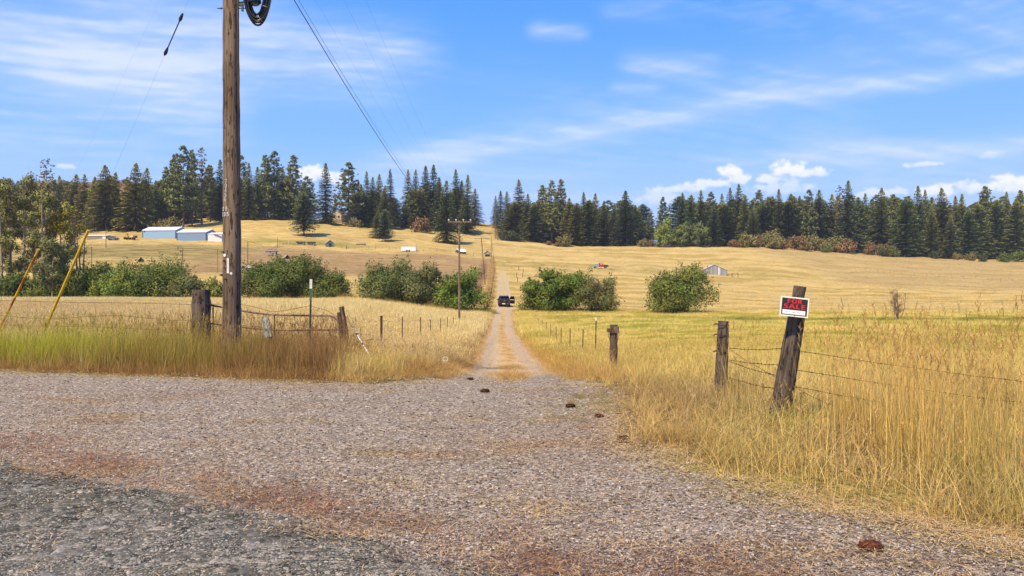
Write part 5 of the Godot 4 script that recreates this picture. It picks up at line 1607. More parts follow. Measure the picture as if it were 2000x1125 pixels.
	for k in 4:
		var ys := [686.0, 722.0, 754.0, 797.0]
		var ye := [738.0, 782.0, 829.0, 886.0]
		var y1 := [680.0, 703.0, 706.0, 737.0]
		var y2 := [679.0, 712.0, 735.0, 760.0]
		var sx := 1562.0 - k * 9.0
		var far := P(2180.0, ye[k] + 26.0, 9.0)
		barbed(P(sx, ys[k], 9.5), far, 0.03, rust, "rusty barbed wire strand right of the sale sign post, %s from the top" % ordinal(k + 1), "barbed wire right of the sale sign post")
		barbed(P(1424.0, y1[k], 11.6), P(1548.0 - k * 9.0, y2[k], 9.6), 0.02, rust, "rusty barbed wire strand between the two wooden posts, %s from the top" % ordinal(k + 1), "barbed wire between the two wooden posts")
	barbed(P(1424, 682, 11.6), P(1620, 790, 9.0), 0.03, rust, "loose rusty wire hanging diagonally behind the sale sign post", "", false)

	# steel posts going away on the right of the driveway
	var R := [[1163, 622, 28.0, 1], [1138, 643, 32.0, 0], [1113, 641, 37.0, 0], [1096, 640, 43.0, 0], [1086, 645, 50.0, 0], [1076, 642, 58.0, 0], [1067, 640, 67.0, 0], [1059, 634, 77.0, 0], [1051, 628, 88.0, 0]]
	var before := P(1198, 648, 17.3)
	var foot0 := G(1198, 17.3)
	for i in R.size():
		var e: Array = R[i]
		var foot := G(e[0], e[2])
		var top := P(e[0], e[1], e[2])
		var hg := clampf(top.y - foot.y, 0.95, 1.75)
		t_post(foot, hg, tdark if i < 2 else tsteel, "thin steel fence post right of the driveway, %s from the corner post" % ordinal(i + 1), "steel posts right of the driveway", white if e[3] else null, rng.randf_range(-0.03, 0.03))
		for k in 3:
			var f: float = [0.86, 0.56, 0.26][k]
			var a := foot0 + Vector3(0, (before.y - foot0.y) * f if i else [0.97, 0.62, 0.27][k], 0.03)
			var b := foot + Vector3(0, minf(hg, 1.2) * f, 0.03)
			barbed(a, b, 0.05, pale, "%s bay from the corner post right of the drive: %s fence wire from the top" % [ordinal(i + 1), ordinal(k + 1)], "fence wires right of the driveway", false, 0.003)
		foot0 = foot; before = foot + Vector3(0, minf(hg, 1.2), 0)

	# left of the driveway
	var L := [[745, 617, 24.0, 1], [785.5, 618, 29.0, 0], [821.5, 619, 34.0, 0], [841, 630, 40.0, 0], [860, 634, 46.0, 0], [874, 632, 54.0, 0], [886, 637, 62.0, 0], [897, 634, 72.0, 0], [908, 628, 84.0, 0]]
	var lean_foot := G(683, 17.2); var lean_top := P(667, 599, 17.3)
	foot0 = lean_foot.lerp(lean_top, 0.0)
	for i in L.size():
		var e: Array = L[i]
		var foot := G(e[0], e[2])
		var hg := clampf(P(e[0], e[1], e[2]).y - foot.y, 0.9, 1.5)
		if i == 0:
			var o := thing("steel_fence_post", "thicker rusty steel post, first beyond the leaning wooden one", "fence post", foot)
			q = MB.new(); q.box(Vector3(0, hg * 0.5 - 0.2, 0), Vector3(0.068, hg + 0.4, 0.03)); q.box(Vector3(0, hg - 0.012, 0), Vector3(0.085, 0.03, 0.05))
			part("post", q, tsteel, o)
		else:
			t_post(foot, hg, tsteel, "thin steel fence post left of the driveway, %s from the leaning wooden post" % ordinal(i + 1), "steel posts left of the driveway", white if i == 3 else null, rng.randf_range(-0.03, 0.03))
		var a0 := lean_top if i == 0 else foot0
		for k in 3:
			var f: float = [0.88, 0.58, 0.28][k]
			var a := (lean_foot.lerp(lean_top, [0.88, 0.62, 0.36][k]) if i == 0 else foot0 + Vector3(0, before.y * f, 0.03))
			barbed(a, foot + Vector3(0, hg * f, 0.03), 0.13 if i == 0 else 0.05, pale, "%s bay from the leaning post left of the drive: %s fence wire from the top" % [ordinal(i + 1), ordinal(k + 1)], "fence wires left of the driveway", false, 0.003, 0.05)
		if i < 4:
			for s in 5:
				var u := (s + 0.6) / 5.6
				var b0 := (lean_foot if i == 0 else foot0).lerp(foot, u)
				var hb: float = hg * 0.86 - (0.10 if i == 0 else 0.04) * sin(u * PI)
				q = MB.new(); q.tube([b0 + Vector3(0.02 * sin(s * 3.0), hb, 0.03), b0 + Vector3(0.03 * sin(s * 5.0 + i), hb * 0.5, 0.03), b0 + Vector3(0, 0.1, 0.03)], [0.0022], 4, Color(1, 1, 1), false)
				solo("wire_stay", q, pale, "upright wire stay, %s in the %s bay from the leaning post" % [ordinal(s + 1), ordinal(i + 1)], "wire", "upright wire stays of the left fence")
		foot0 = foot; before = Vector3(0, hg, 0)

	# the gate and its posts
	var gp := wood_post("gate_post", G(393, 16.9), P(394, 566, 16.9), 0.205, 0.188, gray, "thick squat grey wooden gate post left of the utility pole")
	var lp := wood_post("leaning_post", lean_foot, lean_top, 0.085, 0.055, old, "weathered wooden post leaning left at the gate's right end")
	q = MB.new(); q.tube([Vector3(-0.02, -0.2, 0.06), (lean_top - lean_foot) * 0.5 + Vector3(-0.07, 0, 0.05), (lean_top - lean_foot) * 0.9 + Vector3(-0.07, 0, 0.05)], [0.06, 0.055, 0.04], 8, Color(0.8, 0.75, 0.7), true, 0.15, 0.5, N1)
	part("split_half", q, old, lp)
	var gate := thing("tube_gate", "rusty bent tube gate sagging between the wooden posts behind the grass", "gate", G(540, 17.1))
	var gb := gate.position
	var rustpipe := wood_mat("rusty_pipe", Color(0.17, 0.10, 0.075), Color(0.36, 0.27, 0.22), 41, 0.2, 1, 1)
	var prof := func(list: Array, dd: float) -> Array:
		var o := []
		for e in list: o.append(P(e[0], e[1], dd) - gb)
		return o
	q = MB.new(); q.tube(prof.call([[412, 596], [450, 603], [472, 607], [505, 612], [530, 614.5], [570, 616], [610, 616.5], [640, 616.5], [652, 619], [659, 626], [662, 636], [663, 655], [664, 690]], 17.1), [0.021], 9)
	part("top_rail", q, rustpipe, gate)
	q = MB.new(); q.tube(prof.call([[412, 632], [470, 639], [520, 644.5], [560, 645.5], [610, 645], [663, 644]], 17.1), [0.018], 8)
	part("lower_rail", q, rustpipe, gate)
	q = MB.new(); q.tube(prof.call([[412, 668], [520, 682], [664, 684]], 17.1), [0.018], 8)
	part("bottom_rail", q, rustpipe, gate)
	for x in [[536, 615, 683], [416, 597, 669]]:
		q = MB.new(); q.tube(prof.call([[x[0], x[1]], [x[0] + 1, x[2]]], 17.12), [0.016], 8)
		part("upright", q, rustpipe, gate)
	# wires over the gate
	var wires := [[[398, 594], [470, 594], [500, 600], [530, 609], [555, 607], [606, 597], [640, 607], [662, 622]], [[398, 640], [450, 634], [520, 640], [560, 630], [607, 640], [660, 650]]]
	for k in 2:
		q = MB.new()
		pts = []
		for e in wires[k]: pts.append(P(e[0], e[1], 16.75))
		q.tube(pts, [0.0042], 5, Color(1, 1, 1), false)
		solo("fence_wire", q, rust, ["wavy rusty wire strung over the top of the tube gate", "slack rusty wire across the lower half of the tube gate"][k], "wire")
	# to the left of the thick post
	for k in 3:
		var yl := [590.0, 622.0, 634.0]; var yr := [594.5, 622.0, 645.5]
		q = MB.new()
		pts = []
		for s in 25:
			var u := s / 24.0
			pts.append(P(lerpf(-190.0, 384.0, u), lerpf(yl[k] - 6.0, yr[k], u) + [0.5, 4.0, 1.0][k] * sin(u * 14.0 + k), 17.0 + 1.6 * (1.0 - u)))
		q.tube(pts, [0.0040], 4, Color(1, 1, 1), false)
		solo("fence_wire", q, rust, "rusty wire running left from the thick gate post, %s of three" % ["topmost", "middle", "lowest"][k], "wire", "wires left of the gate post")
	for s in 11:
		var px := 20.0 + s * 33.0
		q = MB.new(); q.tube([P(px, 590.5, 17.9 - s * 0.09), P(px + 2, 622, 17.9 - s * 0.09), P(px, 660, 17.9 - s * 0.09)], [0.0024], 4, Color(1, 1, 1), false)
		solo("wire_stay", q, pale, "upright wire stay left of the thick gate post, %s from the left" % ordinal(s + 1), "wire", "upright wire stays left of the gate post")
	# the marker posts by the gate
	var mk := t_post(G(604, 15.9), P(608, 545, 15.9).y - G(604, 15.9).y, tdark, "slim dark steel marker post with a white number tag at its top", "")
	mk.rotation = Vector3(0, 0, -0.022)
	var top_y: float = P(608, 545, 15.9).y - G(604, 15.9).y
	q = MB.new(); q.box(Vector3(0, top_y - 0.10, 0.014), Vector3(0.05, 0.19, 0.004))
	var tg := part("number_tag", q, white, mk)
	var blk: Material = M["tag_print"]
	for k in 3: letters("figure", ["2", "4", "1"][k], 0.052, blk, tg, Vector3(0, top_y - 0.045 - 0.055 * k, 0.0165), Vector3.ZERO, 0.001)
	q = MB.new(); q.box(Vector3(0, top_y - 0.33, 0.012), Vector3(0.042, 0.24, 0.003))
	part("green_sleeve", q, mat("green_sleeve", Color(0.05, 0.10, 0.085), 0.6), mk)
	var bd := thing("marker_board", "weathered pale grey-green board on a short leaning stake by the gate", "marker", G(537, 15.4))
	bd.rotation = Vector3(0, 0.1, 0.20)
	var up: float = P(527, 618, 15.4).y - G(537, 15.4).y
	q = MB.new(); q.box(Vector3(0, up - 0.20, 0.02), Vector3(0.135, 0.40, 0.016))
	part("board", q, wood_mat("painted_board", Color(0.25, 0.28, 0.24), Color(0.42, 0.46, 0.41), 45, 0.6, 1, 1), bd)
	q = MB.new(); q.box(Vector3(0.03, (up - 0.3) * 0.5 - 0.1, -0.015), Vector3(0.08, up - 0.1, 0.045))
	part("stake", q, old, bd)
	var pipe := thing("fallen_pipe", "pale metal pipe leaning at a slant from the wires to the ground by the driveway", "pipe", G(740, 16.6))
	var pa := P(690, 642, 17.0) - pipe.position
	q = MB.new(); q.tube([Vector3(0.02, -0.05, 0.02), pa], [0.017], 9)
	part("tube", q, mat("pale_pipe", Color(0.62, 0.63, 0.64), 0.4, 0.5), pipe)
	for u in [0.30, 0.62, 0.86]:
		q = MB.new(); q.tube([pa * (u - 0.02), pa * (u + 0.02)], [0.022], 8)
		part("rusty_clip", q, rust, pipe)
	# wires tangled between the leaning post and the pipe
	for e in [[[672, 620], [690, 640], [697, 657], [690, 662], [692, 668], [712, 665], [730, 662]], [[655, 655], [668, 680], [672, 700], [690, 716]], [[640, 650], [655, 668], [668, 685], [676, 706]], [[690, 652], [700, 690], [702, 706]]]:
		q = MB.new()
		pts = []
		for x in e: pts.append(P(x[0], x[1], 16.9))
		q.tube(pts, [0.0045], 5, Color(1, 1, 1), false)
		solo("loose_wire", q, rust, "rusty loose wire tangled round the leaning post, starting at its %s" % ["right shoulder", "left foot", "far left side", "right foot"][[672, 655, 640, 690].find(e[0][0])], "wire", "loose wires at the leaning post")
	# a small white disc lying in the verge
	q = MB.new()
	var rg := []
	for k in 17: rg.append(Vector3(cos(TAU * k / 16.0) * 0.06, sin(TAU * k / 16.0) * 0.05, 0))
	q.tube(rg, [0.008], 5, Color(1, 1, 1), false)
	solo("wire_ring", q, mat("white_wire", Color(0.7, 0.66, 0.55), 0.6), "pale wire ring lying in the weeds left of the driveway", "wire ring", "", "", G(870, 18.5, 0.28))

# ---------------------------------------------------------------- buildings and machines, all far off
func shed(called: String, label: String, px0: float, px1: float, d: float, wall: float, rise: float, deep: float, ridge_along: bool, wm: Material, rm: Material, turn := 0.0, trim: Material = null, category := "shed", group := "") -> Node3D:
	var x := (px1 - px0) / F * d
	var base := G((px0 + px1) * 0.5, d)
	base.y = minf(base.y, minf(G(px0, d).y, G(px1, d).y)) - 0.05
	var o := thing(called, label, category, base, turn, group)
	var m := MB.new()
	m.box(Vector3(0, wall * 0.5 - 0.4, -deep * 0.5), Vector3(x, wall + 0.8, deep))
	if ridge_along:
		var gab := PackedVector2Array([Vector2(0, wall), Vector2(-deep, wall), Vector2(-deep * 0.5, wall + rise)])
		m.prism(gab, -x * 0.5, x * 0.5)
	else:
		var gab := PackedVector2Array([Vector2(-x * 0.5, wall), Vector2(x * 0.5, wall), Vector2(0, wall + rise)])
		m.prism(gab, 0.0, deep, Color.WHITE, 0.0, Basis(Vector3.UP, PI * 0.5))
	part("wall", m, wm, o)
	for s in [-1.0, 1.0]:
		var r := MB.new()
		var half: float = deep * 0.5 if ridge_along else x * 0.5
		var ln := sqrt(half * half + rise * rise)
		var a := atan2(rise, half)
		if ridge_along:
			var b := Basis(Vector3.RIGHT, a * s)
			r.box(Vector3(0, wall + rise * 0.5 + 0.05, -deep * 0.5 + s * deep * 0.25), Vector3(x + 0.5, 0.08, ln + 0.35), Color.WHITE, b)
		else:
			var b := Basis(Vector3.BACK, -a * s)
			r.box(Vector3(s * x * 0.25, wall + rise * 0.5 + 0.06, -deep * 0.5), Vector3(ln + 0.3, 0.08, deep + 0.5), Color.WHITE, b)
		part("roof_slope", r, rm, o)
	if trim != null:
		for s in [-1.0, 1.0]:
			var c := MB.new(); c.box(Vector3(s * (x * 0.5 + 0.02), wall * 0.5, 0.02), Vector3(0.22, wall, 0.22))
			part("corner_trim", c, trim, o)
	return o

func wheel(parent: Node, at: Vector3, r: float, w: float) -> void:
	var m := MB.new(); m.tube([Vector3(-w * 0.5, 0, 0), Vector3(-w * 0.42, 0, 0), Vector3(w * 0.42, 0, 0), Vector3(w * 0.5, 0, 0)], [r * 0.9, r, r, r * 0.9], 18)
	var t := part("wheel", m, M["tyre"], parent, at)
	for s in [-1.0, 1.0]:
		var k := MB.new(); k.disc(Vector3(s * w * 0.5, 0, 0), Vector3.RIGHT, r * 0.58, 0.02, 14)
		part("rim", k, M["rim"], t)

func vehicles() -> void:
	mat("tyre", Color(0.018, 0.018, 0.018), 0.9); mat("rim", Color(0.32, 0.33, 0.34), 0.4, 0.7)
	var black := mat("black_paint", Color(0.014, 0.012, 0.013), 0.4, 0.0, 0.35)
	var glass := mat("dark_glass", Color(0.02, 0.022, 0.022), 0.12, 0.0, 0.4)
	var red := mat("tail_red", Color(0.35, 0.01, 0.012), 0.3)
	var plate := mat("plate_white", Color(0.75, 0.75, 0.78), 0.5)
	var trimm := mat("black_trim", Color(0.012, 0.012, 0.012), 0.7)
	var chrome := mat("chrome", Color(0.6, 0.6, 0.6), 0.2, 0.9)
	# the black estate car on the driveway, seen from behind
	var at := G(984, 129.0, 0.012)
	var slope := (h(at.x, at.z - 2.4) - h(at.x, at.z + 2.4)) / 4.8
	var o := thing("parked_car", "black sport utility car on the driveway with its right door open", "car", at + Vector3(0, 0, 0))
	o.rotation = Vector3(atan(slope), 0.06, 0)
	var m := MB.new()
	m.prism(PackedVector2Array([Vector2(2.32, 0.38), Vector2(2.38, 0.62), Vector2(2.30, 1.02), Vector2(-1.0, 1.06), Vector2(-2.15, 0.92), Vector2(-2.40, 0.70), Vector2(-2.36, 0.36)]), -0.93, 0.93)
	part("body", m, black, o)
	m = MB.new()
	# the cabin narrows upwards
	var z := [2.2, 1.85, -0.45, -1.2]
	var b := [Vector3(-0.88, 1.03, z[0]), Vector3(0.88, 1.03, z[0]), Vector3(0.88, 1.03, z[3]), Vector3(-0.88, 1.03, z[3])]
	var t := [Vector3(-0.68, 1.66, z[1]), Vector3(0.68, 1.66, z[1]), Vector3(0.68, 1.66, z[2]), Vector3(-0.68, 1.66, z[2])]
	for k in 4: m.quad(b[k], t[k], t[(k + 1) % 4], b[(k + 1) % 4], Color.WHITE)
	part("window_band", m, glass, o)
	m = MB.new()
	for k in 4: m.tube([b[k], t[k]], [0.06, 0.05], 6)
	for s in [-1.0, 1.0]:
		for u in [0.42, 0.72]: m.tube([Vector3(s * 0.89, 1.03, lerpf(2.1, -1.1, u)), Vector3(s * 0.685, 1.64, lerpf(1.9, -0.6, u))], [0.045], 5)
	m.box(Vector3(0, 1.69, 0.7), Vector3(1.42, 0.07, 2.42))
	part("roof", m, black, o)
	m = MB.new(); m.box(Vector3(0, 1.70, 2.02), Vector3(1.30, 0.05, 0.22))
	part("roof_spoiler", m, black, o)
	for s in [-1.0, 1.0]:
		m = MB.new(); m.tube([Vector3(s * 0.60, 1.76, 1.6), Vector3(s * 0.60, 1.79, 1.5), Vector3(s * 0.60, 1.79, -0.1), Vector3(s * 0.60, 1.75, -0.2)], [0.022], 6)
		part("roof_rail", m, trimm, o)
	m = MB.new(); m.box(Vector3(0, 0.50, 2.38), Vector3(1.84, 0.30, 0.16))
	part("rear_bumper", m, trimm, o)
	m = MB.new(); m.box(Vector3(-0.14, 0.56, 2.472), Vector3(0.52, 0.15, 0.012))
	part("number_plate", m, plate, o)
	m = MB.new(); m.box(Vector3(0.55, 0.55, 2.472), Vector3(0.22, 0.09, 0.012))
	part("exhaust_trim", m, chrome, o)
	m = MB.new(); m.box(Vector3(0, 0.98, 2.335), Vector3(0.42, 0.05, 0.03)); m.box(Vector3(0, 1.10, 2.19), Vector3(0.05, 0.20, 0.03))
	part("tailgate_trim", m, chrome, o)
	for s in [-1.0, 1.0]:
		m = MB.new(); m.box(Vector3(s * 0.80, 0.86, 2.32), Vector3(0.22, 0.20, 0.10))
		part("tail_light", m, red, o)
		for zz in [-1.45, 1.42]: wheel(o, Vector3(s * 0.80, 0.36, zz), 0.36, 0.24)
		m = MB.new(); m.box(Vector3(s * 1.02, 1.08, -0.85), Vector3(0.20, 0.15, 0.10))
		part("wing_mirror", m, black, o)
	# the open door
	var door := Node3D.new(); door.name = "open_door"; door.position = Vector3(0.94, 0, -0.75); door.rotation.y = 0.98; o.add_child(door, true)
	m = MB.new(); m.box(Vector3(0, 0.72, 0.53), Vector3(0.10, 0.66, 1.08))
	part("door_panel", m, black, door)
	m = MB.new(); m.quad(Vector3(0.0, 1.06, 0.08), Vector3(-0.13, 1.58, 0.40), Vector3(-0.13, 1.58, 0.98), Vector3(0.0, 1.06, 1.04), Color.WHITE); m.tube([Vector3(0.0, 1.05, 0.06), Vector3(-0.13, 1.60, 0.38), Vector3(-0.13, 1.60, 1.0), Vector3(0.0, 1.05, 1.06)], [0.035], 6)
	part("door_frame", m, black, door)
	m = MB.new(); m.box(Vector3(-0.055, 1.02, 0.53), Vector3(0.05, 0.07, 1.0))  # white strip painted in as the highlight along the open door
	part("door_highlight", m, plate, door)

	# the old pickup in the far field: teal bed, red cab, dark nose
	at = G(1172.5, 259.0)
	o = thing("old_pickup", "old pickup with teal bed and red cab parked in the right field", "pickup truck", at, 0.0)
	var teal := mat("teal_paint", Color(0.20, 0.34, 0.32), 0.45)
	var ruby := mat("red_paint", Color(0.36, 0.025, 0.045), 0.4)
	var nose := mat("dark_nose", Color(0.045, 0.03, 0.022), 0.6)
	var turnx := Basis(Vector3.UP, PI * 0.5)
	m = MB.new(); m.prism(PackedVector2Array([Vector2(-2.65, 0.55), Vector2(-0.62, 0.55), Vector2(-0.62, 1.18), Vector2(-2.65, 1.14)]), -0.9, 0.9, Color.WHITE, 0.0, turnx)
	m.box(Vector3(-1.3, 1.32, 0.0), Vector3(1.0, 0.25, 1.5))
	part("bed", m, teal, o)
	m = MB.new(); m.prism(PackedVector2Array([Vector2(-0.60, 0.5), Vector2(0.98, 0.5), Vector2(0.98, 1.12), Vector2(0.62, 1.78), Vector2(-0.42, 1.82), Vector2(-0.60, 1.2)]), -0.88, 0.88, Color.WHITE, 0.0, turnx)
	part("cab", m, ruby, o)
	for s in [-1.0, 1.0]:
		m = MB.new(); m.box(Vector3(0.22, 1.46, s * 0.885), Vector3(0.62, 0.40, 0.02))
		part("side_window", m, mat("pale_glass", Color(0.55, 0.42, 0.42), 0.1), o)
		for xx in [-1.75, 1.75]:
			m = MB.new(); m.tube([Vector3(xx, 0.36, s * 0.72), Vector3(xx, 0.36, s * 0.93)], [0.37], 16)
			var wh := part("wheel", m, M["tyre"], o)
			m = MB.new(); m.disc(Vector3(xx, 0.36, s * 0.94), Vector3.BACK, 0.2, 0.02, 12)
			part("rim", m, M["rim"], wh)
	m = MB.new(); m.prism(PackedVector2Array([Vector2(1.0, 0.5), Vector2(2.62, 0.52), Vector2(2.66, 0.95), Vector2(2.2, 1.16), Vector2(1.0, 1.14)]), -0.86, 0.86, Color.WHITE, 0.0, turnx)
	part("hood", m, nose, o)

	# the blue tractor-like machine, the yellow loader and the flatbed near the barns
	o = thing("blue_car", "small blue car parked left of the blue barns", "car", G(221, 303))
	var blue := mat("faded_blue", Color(0.10, 0.14, 0.20), 0.5)
	m = MB.new(); m.prism(PackedVector2Array([Vector2(-2.0, 0.3), Vector2(2.0, 0.3), Vector2(2.0, 0.85), Vector2(1.0, 0.95), Vector2(0.6, 1.42), Vector2(-0.9, 1.42), Vector2(-1.4, 0.95), Vector2(-2.0, 0.85)]), -0.8, 0.8, Color.WHITE, 0.0, turnx)
	part("body", m, blue, o)
	m = MB.new(); m.box(Vector3(-0.15, 1.18, 0.0), Vector3(1.6, 0.32, 1.63))
	part("window_band", m, glass, o)
	for s in [-1.0, 1.0]:
		for xx in [-1.25, 1.25]:
			m = MB.new(); m.tube([Vector3(xx, 0.3, s * 0.6), Vector3(xx, 0.3, s * 0.83)], [0.31], 14)
			part("wheel", m, M["tyre"], o)
	o = thing("yellow_loader", "yellow tractor with a low trailer left of the blue barns", "tractor", G(250, 306))
	var yel := mat("machine_yellow", Color(0.50, 0.34, 0.06), 0.6)
	m = MB.new(); m.box(Vector3(-0.4, 1.2, 0), Vector3(1.3, 0.7, 1.2)); m.box(Vector3(-0.7, 2.0, 0), Vector3(0.9, 1.0, 1.1)); m.box(Vector3(1.6, 0.85, 0), Vector3(2.6, 0.22, 1.4))
	part("chassis", m, yel, o)
	m = MB.new(); m.box(Vector3(2.9, 1.1, 0), Vector3(0.9, 0.9, 1.5))
	part("bucket", m, mat("rust_iron", Color(0.12, 0.045, 0.02), 0.9), o)
	for s in [-1.0, 1.0]:
		for xx in [-0.9, 0.5, 2.2]:
			m = MB.new(); m.tube([Vector3(xx, 0.5, s * 0.6), Vector3(xx, 0.5, s * 0.9)], [0.5 if xx < 0 else 0.4], 14)
			part("wheel", m, M["tyre"], o)
	# the white box trailer by the paddock rail
	o = thing("box_trailer", "long white box trailer standing by the paddock rail", "trailer", G(798.5, 296))
	var wht := mat("trailer_white", Color(0.74, 0.75, 0.78), 0.5)
	m = MB.new(); m.box(Vector3(0, 1.15, 0), Vector3(5.5, 1.7, 2.3))
	part("box", m, wht, o)
	m = MB.new(); m.box(Vector3(0, 2.03, 0), Vector3(5.6, 0.08, 2.4)); m.box(Vector3(0, 1.55, 1.16), Vector3(5.4, 0.05, 0.03))
	part("roof_edge", m, mat("trailer_grey", Color(0.40, 0.42, 0.46), 0.5), o)
	m = MB.new(); m.box(Vector3(-2.77, 1.1, 0), Vector3(0.05, 1.6, 2.2))
	part("end_door", m, mat("trailer_door", Color(0.25, 0.30, 0.34), 0.5), o)
	for xx in [-0.6, 0.3]:
		m = MB.new(); m.tube([Vector3(xx, 0.35, 0.95), Vector3(xx, 0.35, 1.2)], [0.36], 14)
		part("wheel", m, M["tyre"], o)
	m = MB.new(); m.box(Vector3(3.3, 0.5, 0), Vector3(1.2, 0.12, 0.12))
	part("tow_bar", m, trimm, o)
	# the low cart with a white tank right of the big pole
	o = thing("white_tank_cart", "low dark cart with a white panel on it, right of the big pole", "cart", G(482, 208))
	m = MB.new(); m.box(Vector3(-0.6, 0.5, 0), Vector3(3.6, 0.18, 1.2)); m.box(Vector3(-0.75, 0.8, 0), Vector3(0.8, 0.4, 1.0))
	part("frame", m, trimm, o)
	m = MB.new(); m.box(Vector3(0.75, 0.85, 0.1), Vector3(1.8, 0.62, 1.1))
	part("panel", m, plate, o)
	for xx in [-1.6, 0.3]:
		m = MB.new(); m.tube([Vector3(xx, 0.3, 0.5), Vector3(xx, 0.3, 0.7)], [0.3], 12)
		part("wheel", m, M["tyre"], o)

func buildings() -> void:
	rng.seed = 12
	var light := mat("light_blue_wall", Color(0.24, 0.40, 0.58), 0.6)
	var mid := mat("blue_wall", Color(0.17, 0.27, 0.43), 0.6)
	var roof := mat("white_roof", Color(0.72, 0.74, 0.76), 0.5)
	var edge := mat("dark_blue_trim", Color(0.06, 0.11, 0.22), 0.6)
	var white := mat("white_wall", Color(0.60, 0.62, 0.66), 0.6)
	var grey := mat("weathered_boards", Color(0.23, 0.24, 0.25), 0.9)
	var plank := mat("board_grey", Color(0.30, 0.31, 0.33), 0.9)
	var dark := mat("dark_opening", Color(0.02, 0.018, 0.015), 0.9)
	var brown := mat("weathered_rail", Color(0.26, 0.19, 0.13), 0.95)
	var dbrown := mat("dark_rail", Color(0.07, 0.045, 0.03), 0.95)
	# two blue barns and the white lean-to, roofs sloping towards us
	for e in [[276.0, 345.0, 312.0, 3.55, light, "light blue metal barn with white roof, the larger left one of two", 9.0, 1.5], [344.0, 404.0, 306.0, 3.45, mid, "darker blue metal barn with white roof, touching the light blue one", 9.0, 1.35]]:
		var o := shed("metal_barn", e[5], e[0], e[1], e[2], e[3], e[7], e[6], true, e[4], roof, -0.13, edge, "barn", "blue metal barns on the slope")
		var x: float = (e[1] - e[0]) / F * e[2]
		var m := MB.new()
		for k in int(x / 0.9): m.box(Vector3(-x * 0.5 + 0.45 + k * 0.9, e[3] * 0.5, 0.02), Vector3(0.06, e[3] - 0.1, 0.04))
		part("wall_ribs", m, e[4], o)
		m = MB.new(); m.box(Vector3(0, e[3] - 0.06, 0.14), Vector3(x + 0.4, 0.14, 0.12))
		part("gutter", m, white, o)
		if e[4] == light:
			m = MB.new(); m.box(Vector3(-x * 0.5 + 0.9, e[3] - 0.55, 0.06), Vector3(0.5, 0.3, 0.08))
			part("vent", m, dark, o)
	var lt := shed("lean_to", "white lean-to shed at the right end of the blue barns", 405, 434, 303, 3.0, 0.7, 6.0, true, white, roof, -0.13)
	var q := MB.new(); q.box(Vector3(1.2, 2.6, 0.3), Vector3(3.4, 0.2, 0.5), Color.WHITE, Basis(Vector3.BACK, -0.35))
	part("awning", q, edge, lt)
	var low := shed("long_low_shed", "long low grey shed with pale flat roof at the far left", 170, 207, 308, 1.7, 0.35, 4.0, true, mat("dull_wall", Color(0.22, 0.20, 0.18), 0.9), roof, 0.05)
	q = MB.new(); q.box(Vector3(3.0, 0.8, 0.1), Vector3(1.3, 1.2, 0.1))
	part("white_door", q, white, low)
	# grey board shed in the right field
	var gs := shed("board_shed", "weathered grey board shed with a low gable in the right field", 1370, 1420, 250, 1.75, 1.9, 7.0, false, grey, mat("pale_tin_roof", Color(0.55, 0.52, 0.44), 0.6), -0.12)
	var x := 50.0 / F * 250.0
	for k in 17:
		var u := (k + 0.5) / 17.0
		var xx := -x * 0.5 + u * x
		var top := 1.75 + 1.9 * (1.0 - absf(u * 2.0 - 1.0)) - 0.06
		q = MB.new(); q.box(Vector3(xx, top * 0.5, 0.03 + 0.012 * (k % 2)), Vector3(x / 17.0 * 0.94, top, 0.03))
		part("board", q, [plank, grey, mat("board_%s" % ["blue", "dull"][k % 2], Color(0.25, 0.275, 0.30) if k % 2 == 0 else Color(0.205, 0.205, 0.20), 0.9)][k % 3] if k != 11 else white, gs)
	q = MB.new(); q.box(Vector3(-1.9, 3.0, -2.0), Vector3(0.25, 0.6, 0.25))
	part("stovepipe", q, dbrown, gs)
	q = MB.new(); q.box(Vector3(1.8, 0.12, 0.06), Vector3(0.9, 0.35, 0.04))
	part("gap", q, dark, gs)
	var fr := thing("timber_brace", "small braced timber frame standing right of the grey board shed", "timber frame", G(1435.5, 247))
	q = MB.new()
	for s in [-1.0, 1.0]: q.tube([Vector3(s * 0.95, -0.2, 0), Vector3(s * 0.95, 1.35, 0)], [0.09], 7)
	part("posts", q, dbrown, fr)
	q = MB.new(); q.tube([Vector3(-0.95, 1.3, 0), Vector3(0.95, 1.35, 0)], [0.06], 6); q.tube([Vector3(-0.8, 0.1, 0), Vector3(0.9, 1.2, 0)], [0.05], 6)
	part("braces", q, brown, fr)
	# the small shelters along the paddock rail
	var tin := mat("tin_roof", Color(0.50, 0.50, 0.47), 0.5)
	var green := mat("green_shed_wall", Color(0.11, 0.16, 0.135), 0.8)
	var a := shed("garden_shed", "small dark green shed with pale roof on the paddock rail", 637, 652, 298, 1.6, 1.2, 3.0, false, green, tin, 0.35)
	q = MB.new(); q.box(Vector3(0.1, 0.8, 0.04), Vector3(0.9, 1.5, 0.05))
	part("doorway", q, dark, a)
	var b := shed("white_shelter", "small white-roofed shelter with a dark gable left of the lane", 897, 911, 296, 1.1, 1.1, 3.6, true, dbrown, roof, 0.55)
	var c := shed("lane_shelter", "small open-fronted grey shelter beside the lane below the cutting", 946, 958, 294, 1.4, 0.8, 3.0, false, mat("shelter_grey", Color(0.33, 0.30, 0.26), 0.9), mat("shelter_roof", Color(0.14, 0.13, 0.12), 0.8))
	q = MB.new(); q.box(Vector3(0, 0.55, 0.05), Vector3(1.7, 0.8, 0.06))
	part("open_front", q, dark, c)
